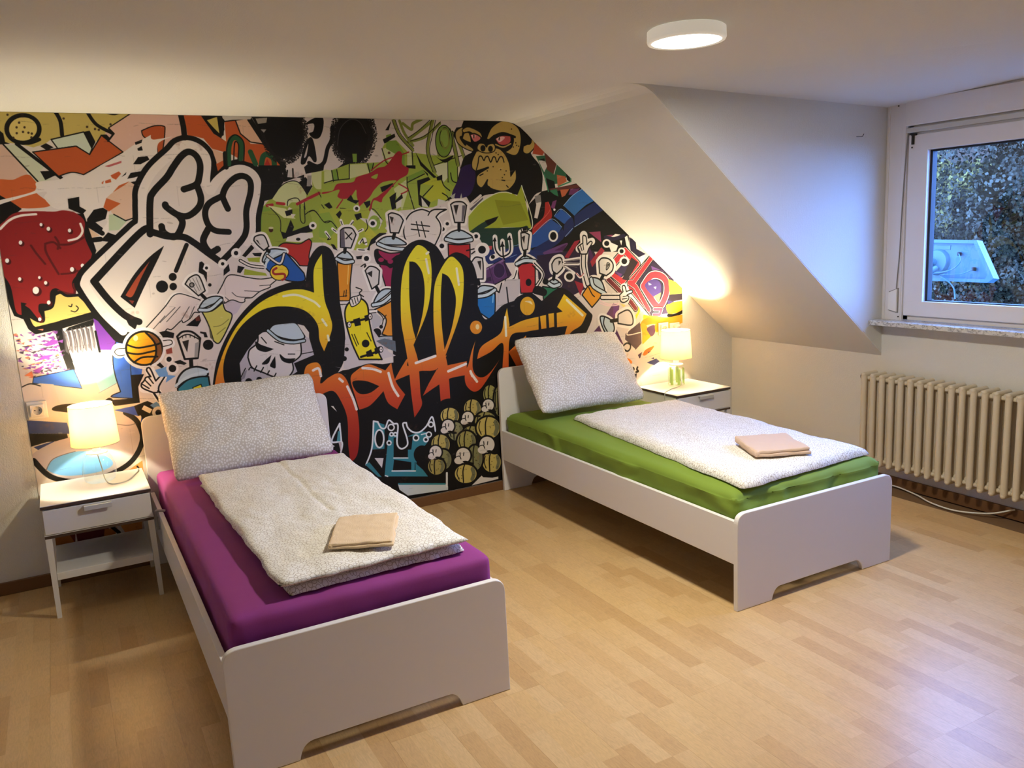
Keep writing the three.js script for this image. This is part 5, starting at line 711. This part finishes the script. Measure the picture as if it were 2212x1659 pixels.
makeNightstand('white nightstand with dark edges standing between wall and purple bed', 0.172, 0.243);
makeNightstand('white nightstand with dark edges standing behind the green bed', 3.70, 0.222);

// ================================================================ TABLE LAMPS
function makeLamp(label, x, z, striped, cord) {
  const l = thing('table_lamp', label, 'table lamp', [x, 0.5165, z], 0, 'lit table lamps on the nightstands');
  const P = (n, g, m, parent = l) => mesh(n, g, m, parent);
  if (striped) {
    const gb = P('glass_base', lathe([[0, 0.001], [0.05, 0.001], [0.054, 0.006], [0.054, 0.12], [0.05, 0.134], [0.045, 0.14]]), M.lampGlass);
    for (let k = 0; k < 7; k++) P('green_stripe', new THREE.CylinderGeometry(0.0546, 0.0546, 0.108, 8, 1, true, k * TAU / 7 + 0.35, TAU / 16).translate(0, 0.063, 0), M.greenStripe, gb);
  } else P('glass_base', lathe([[0, 0.001], [0.052, 0.001], [0.066, 0.012], [0.074, 0.045], [0.074, 0.075], [0.066, 0.11], [0.052, 0.135], [0.045, 0.142]]), M.lampGlass);
  P('base_cap', lathe([[0, 0.150], [0.03, 0.150], [0.046, 0.147], [0.047, 0.141], [0.04, 0.139], [0, 0.139]]), M.plastic);
  P('socket', lathe([[0, 0.15], [0.018, 0.15], [0.019, 0.2], [0, 0.2]], 20), M.plastic);
  const bulb = P('bulb', lathe([[0, 0.236], [0.026, 0.24], [0.03, 0.258], [0.027, 0.278], [0.016, 0.292], [0, 0.296]], 24), M.bulb);
  P('bulb_collar', lathe([[0.014, 0.2], [0.024, 0.225], [0.0305, 0.2525], [0.0295, 0.2525], [0.022, 0.226], [0.012, 0.2]], 24), M.plastic, bulb);
  const pt = [[0.105, 0.186], [0.095, 0.374]], shade = P('shade', lathe([pt[0], [0.1025, 0.233], [0.1, 0.28], [0.0975, 0.327], pt[1], [0.0942, 0.374], [0.1042, 0.186], pt[0]], 56), M.shade);
  P('shade_ring', merged([new THREE.TorusGeometry(0.1045, 0.0015, 6, 48).rotateX(Math.PI / 2).translate(0, 0.187, 0), new THREE.TorusGeometry(0.0945, 0.0015, 6, 48).rotateX(Math.PI / 2).translate(0, 0.373, 0), ...[0, 1, 2].map((k) => new THREE.CylinderGeometry(0.0012, 0.0012, 0.088, 6).rotateZ(Math.PI / 2).translate(0.06, 0.205, 0).rotateY(k * TAU / 3))]), M.metal, shade);
  P('cord', tube([[0, 0.14, 0], [0.01, 0.08, 0.01], [0.02, 0.012, 0.03], ...cord], 0.0028, 60, 6), M.plasticGrey);
  const p = new THREE.PointLight(LAMP_TABLE.color, LAMP_TABLE.candela, 0, 2); p.position.set(0, 0.262, 0); p.castShadow = true; p.shadow.radius = 1.3; l.add(p);
  return l;
}
makeLamp('lit table lamp with clear glass foot and cream shade left of the purple bed', 0.203, 0.175, false, [[0.05, 0.0035, 0.1], [0.1, 0.0035, 0.09], [0.15, 0.0035, -0.02], [0.17, 0.0035, -0.08], [0.172, 0.0035, -0.13]]);
makeLamp('lit table lamp with green striped glass foot and cream shade behind the green bed', 3.70, 0.155, true, [[-0.04, 0.0035, 0.06], [-0.1, 0.003, 0.08], [-0.17, 0.003, 0.12], [-0.226, 0.001, 0.16], [-0.236, -0.04, 0.17]]);

// ================================================================ CEILING LAMP
{
  const l = thing('ceiling_lamp', 'round white ceiling lamp with glowing diffuser', 'ceiling lamp', [2.09, H, 2.19]);
  mesh('housing', lathe([[0, -0.001], [0.124, -0.001], [0.13, -0.005], [0.131, -0.036], [0.128, -0.043], [0.117, -0.044], [0.116, -0.04], [0, -0.04]], 64), M.rim, l);
  mesh('diffuser', lathe([[0.116, -0.041], [0.08, -0.0445], [0, -0.046]], 64), M.diffuser, l);
  const a = new THREE.RectAreaLight(LAMP_CEILING.color, LAMP_CEILING.nits, 0.2, 0.2); a.position.set(0, -0.049, 0); a.rotation.x = -Math.PI / 2; a.castShadow = true; l.add(a);
}

// ================================================================ SOCKETS
function socket(label, x, y, plug) {
  const s = thing('wall_socket', label, 'socket', [x, y, 0.003]);
  mesh('plate', rbox(0.084, 0.084, 0.01, 0.004, 0, 0, 0.005), M.plastic, s);
  const ring = new THREE.Shape(); ring.moveTo(-0.028, -0.028); ring.lineTo(0.028, -0.028); ring.lineTo(0.028, 0.028); ring.lineTo(-0.028, 0.028); ring.closePath(); const hole = new THREE.Path(); hole.absarc(0, 0, 0.02, 0, TAU); ring.holes.push(hole);
  const cover = mesh('cover', extrude(ring, 0.012, { bevel: 0.0015, curve: 24 }).translate(0, 0, 0.009), M.plastic, s);
  mesh('well', lathe([[0, 0.0105], [0.02, 0.0105], [0.02, 0.02]], 28).rotateX(Math.PI / 2), M.plasticGrey, cover);
  for (const d of [-1, 1]) { mesh('contact_hole', new THREE.CylinderGeometry(0.0026, 0.0026, 0.003, 10).rotateX(Math.PI / 2).translate(d * 0.0095, 0, 0.0115), M.dark, cover); mesh('earth_clip', rbox(0.004, 0.004, 0.01, 0.001, 0, d * 0.018, 0.016), M.metal, cover); }
  return s;
}
socket('white wall socket on the mural left of the clear glass lamp', -0.018, 0.868);
socket('white wall socket on the mural beside the green striped lamp', 3.715, 0.885);
{
  const s = thing('plug_adapter', 'rounded white plug on the mural next to the right wall socket', 'plug', [3.812, 0.875, 0.003]);
  mesh('plate', rbox(0.084, 0.084, 0.01, 0.004, 0, 0, 0.005), M.plastic, s);
  mesh('body', rbox(0.05, 0.06, 0.04, 0.016, 0, 0.004, 0.03, 4), M.plasticGrey, s);
}

renderer.render(scene, camera);
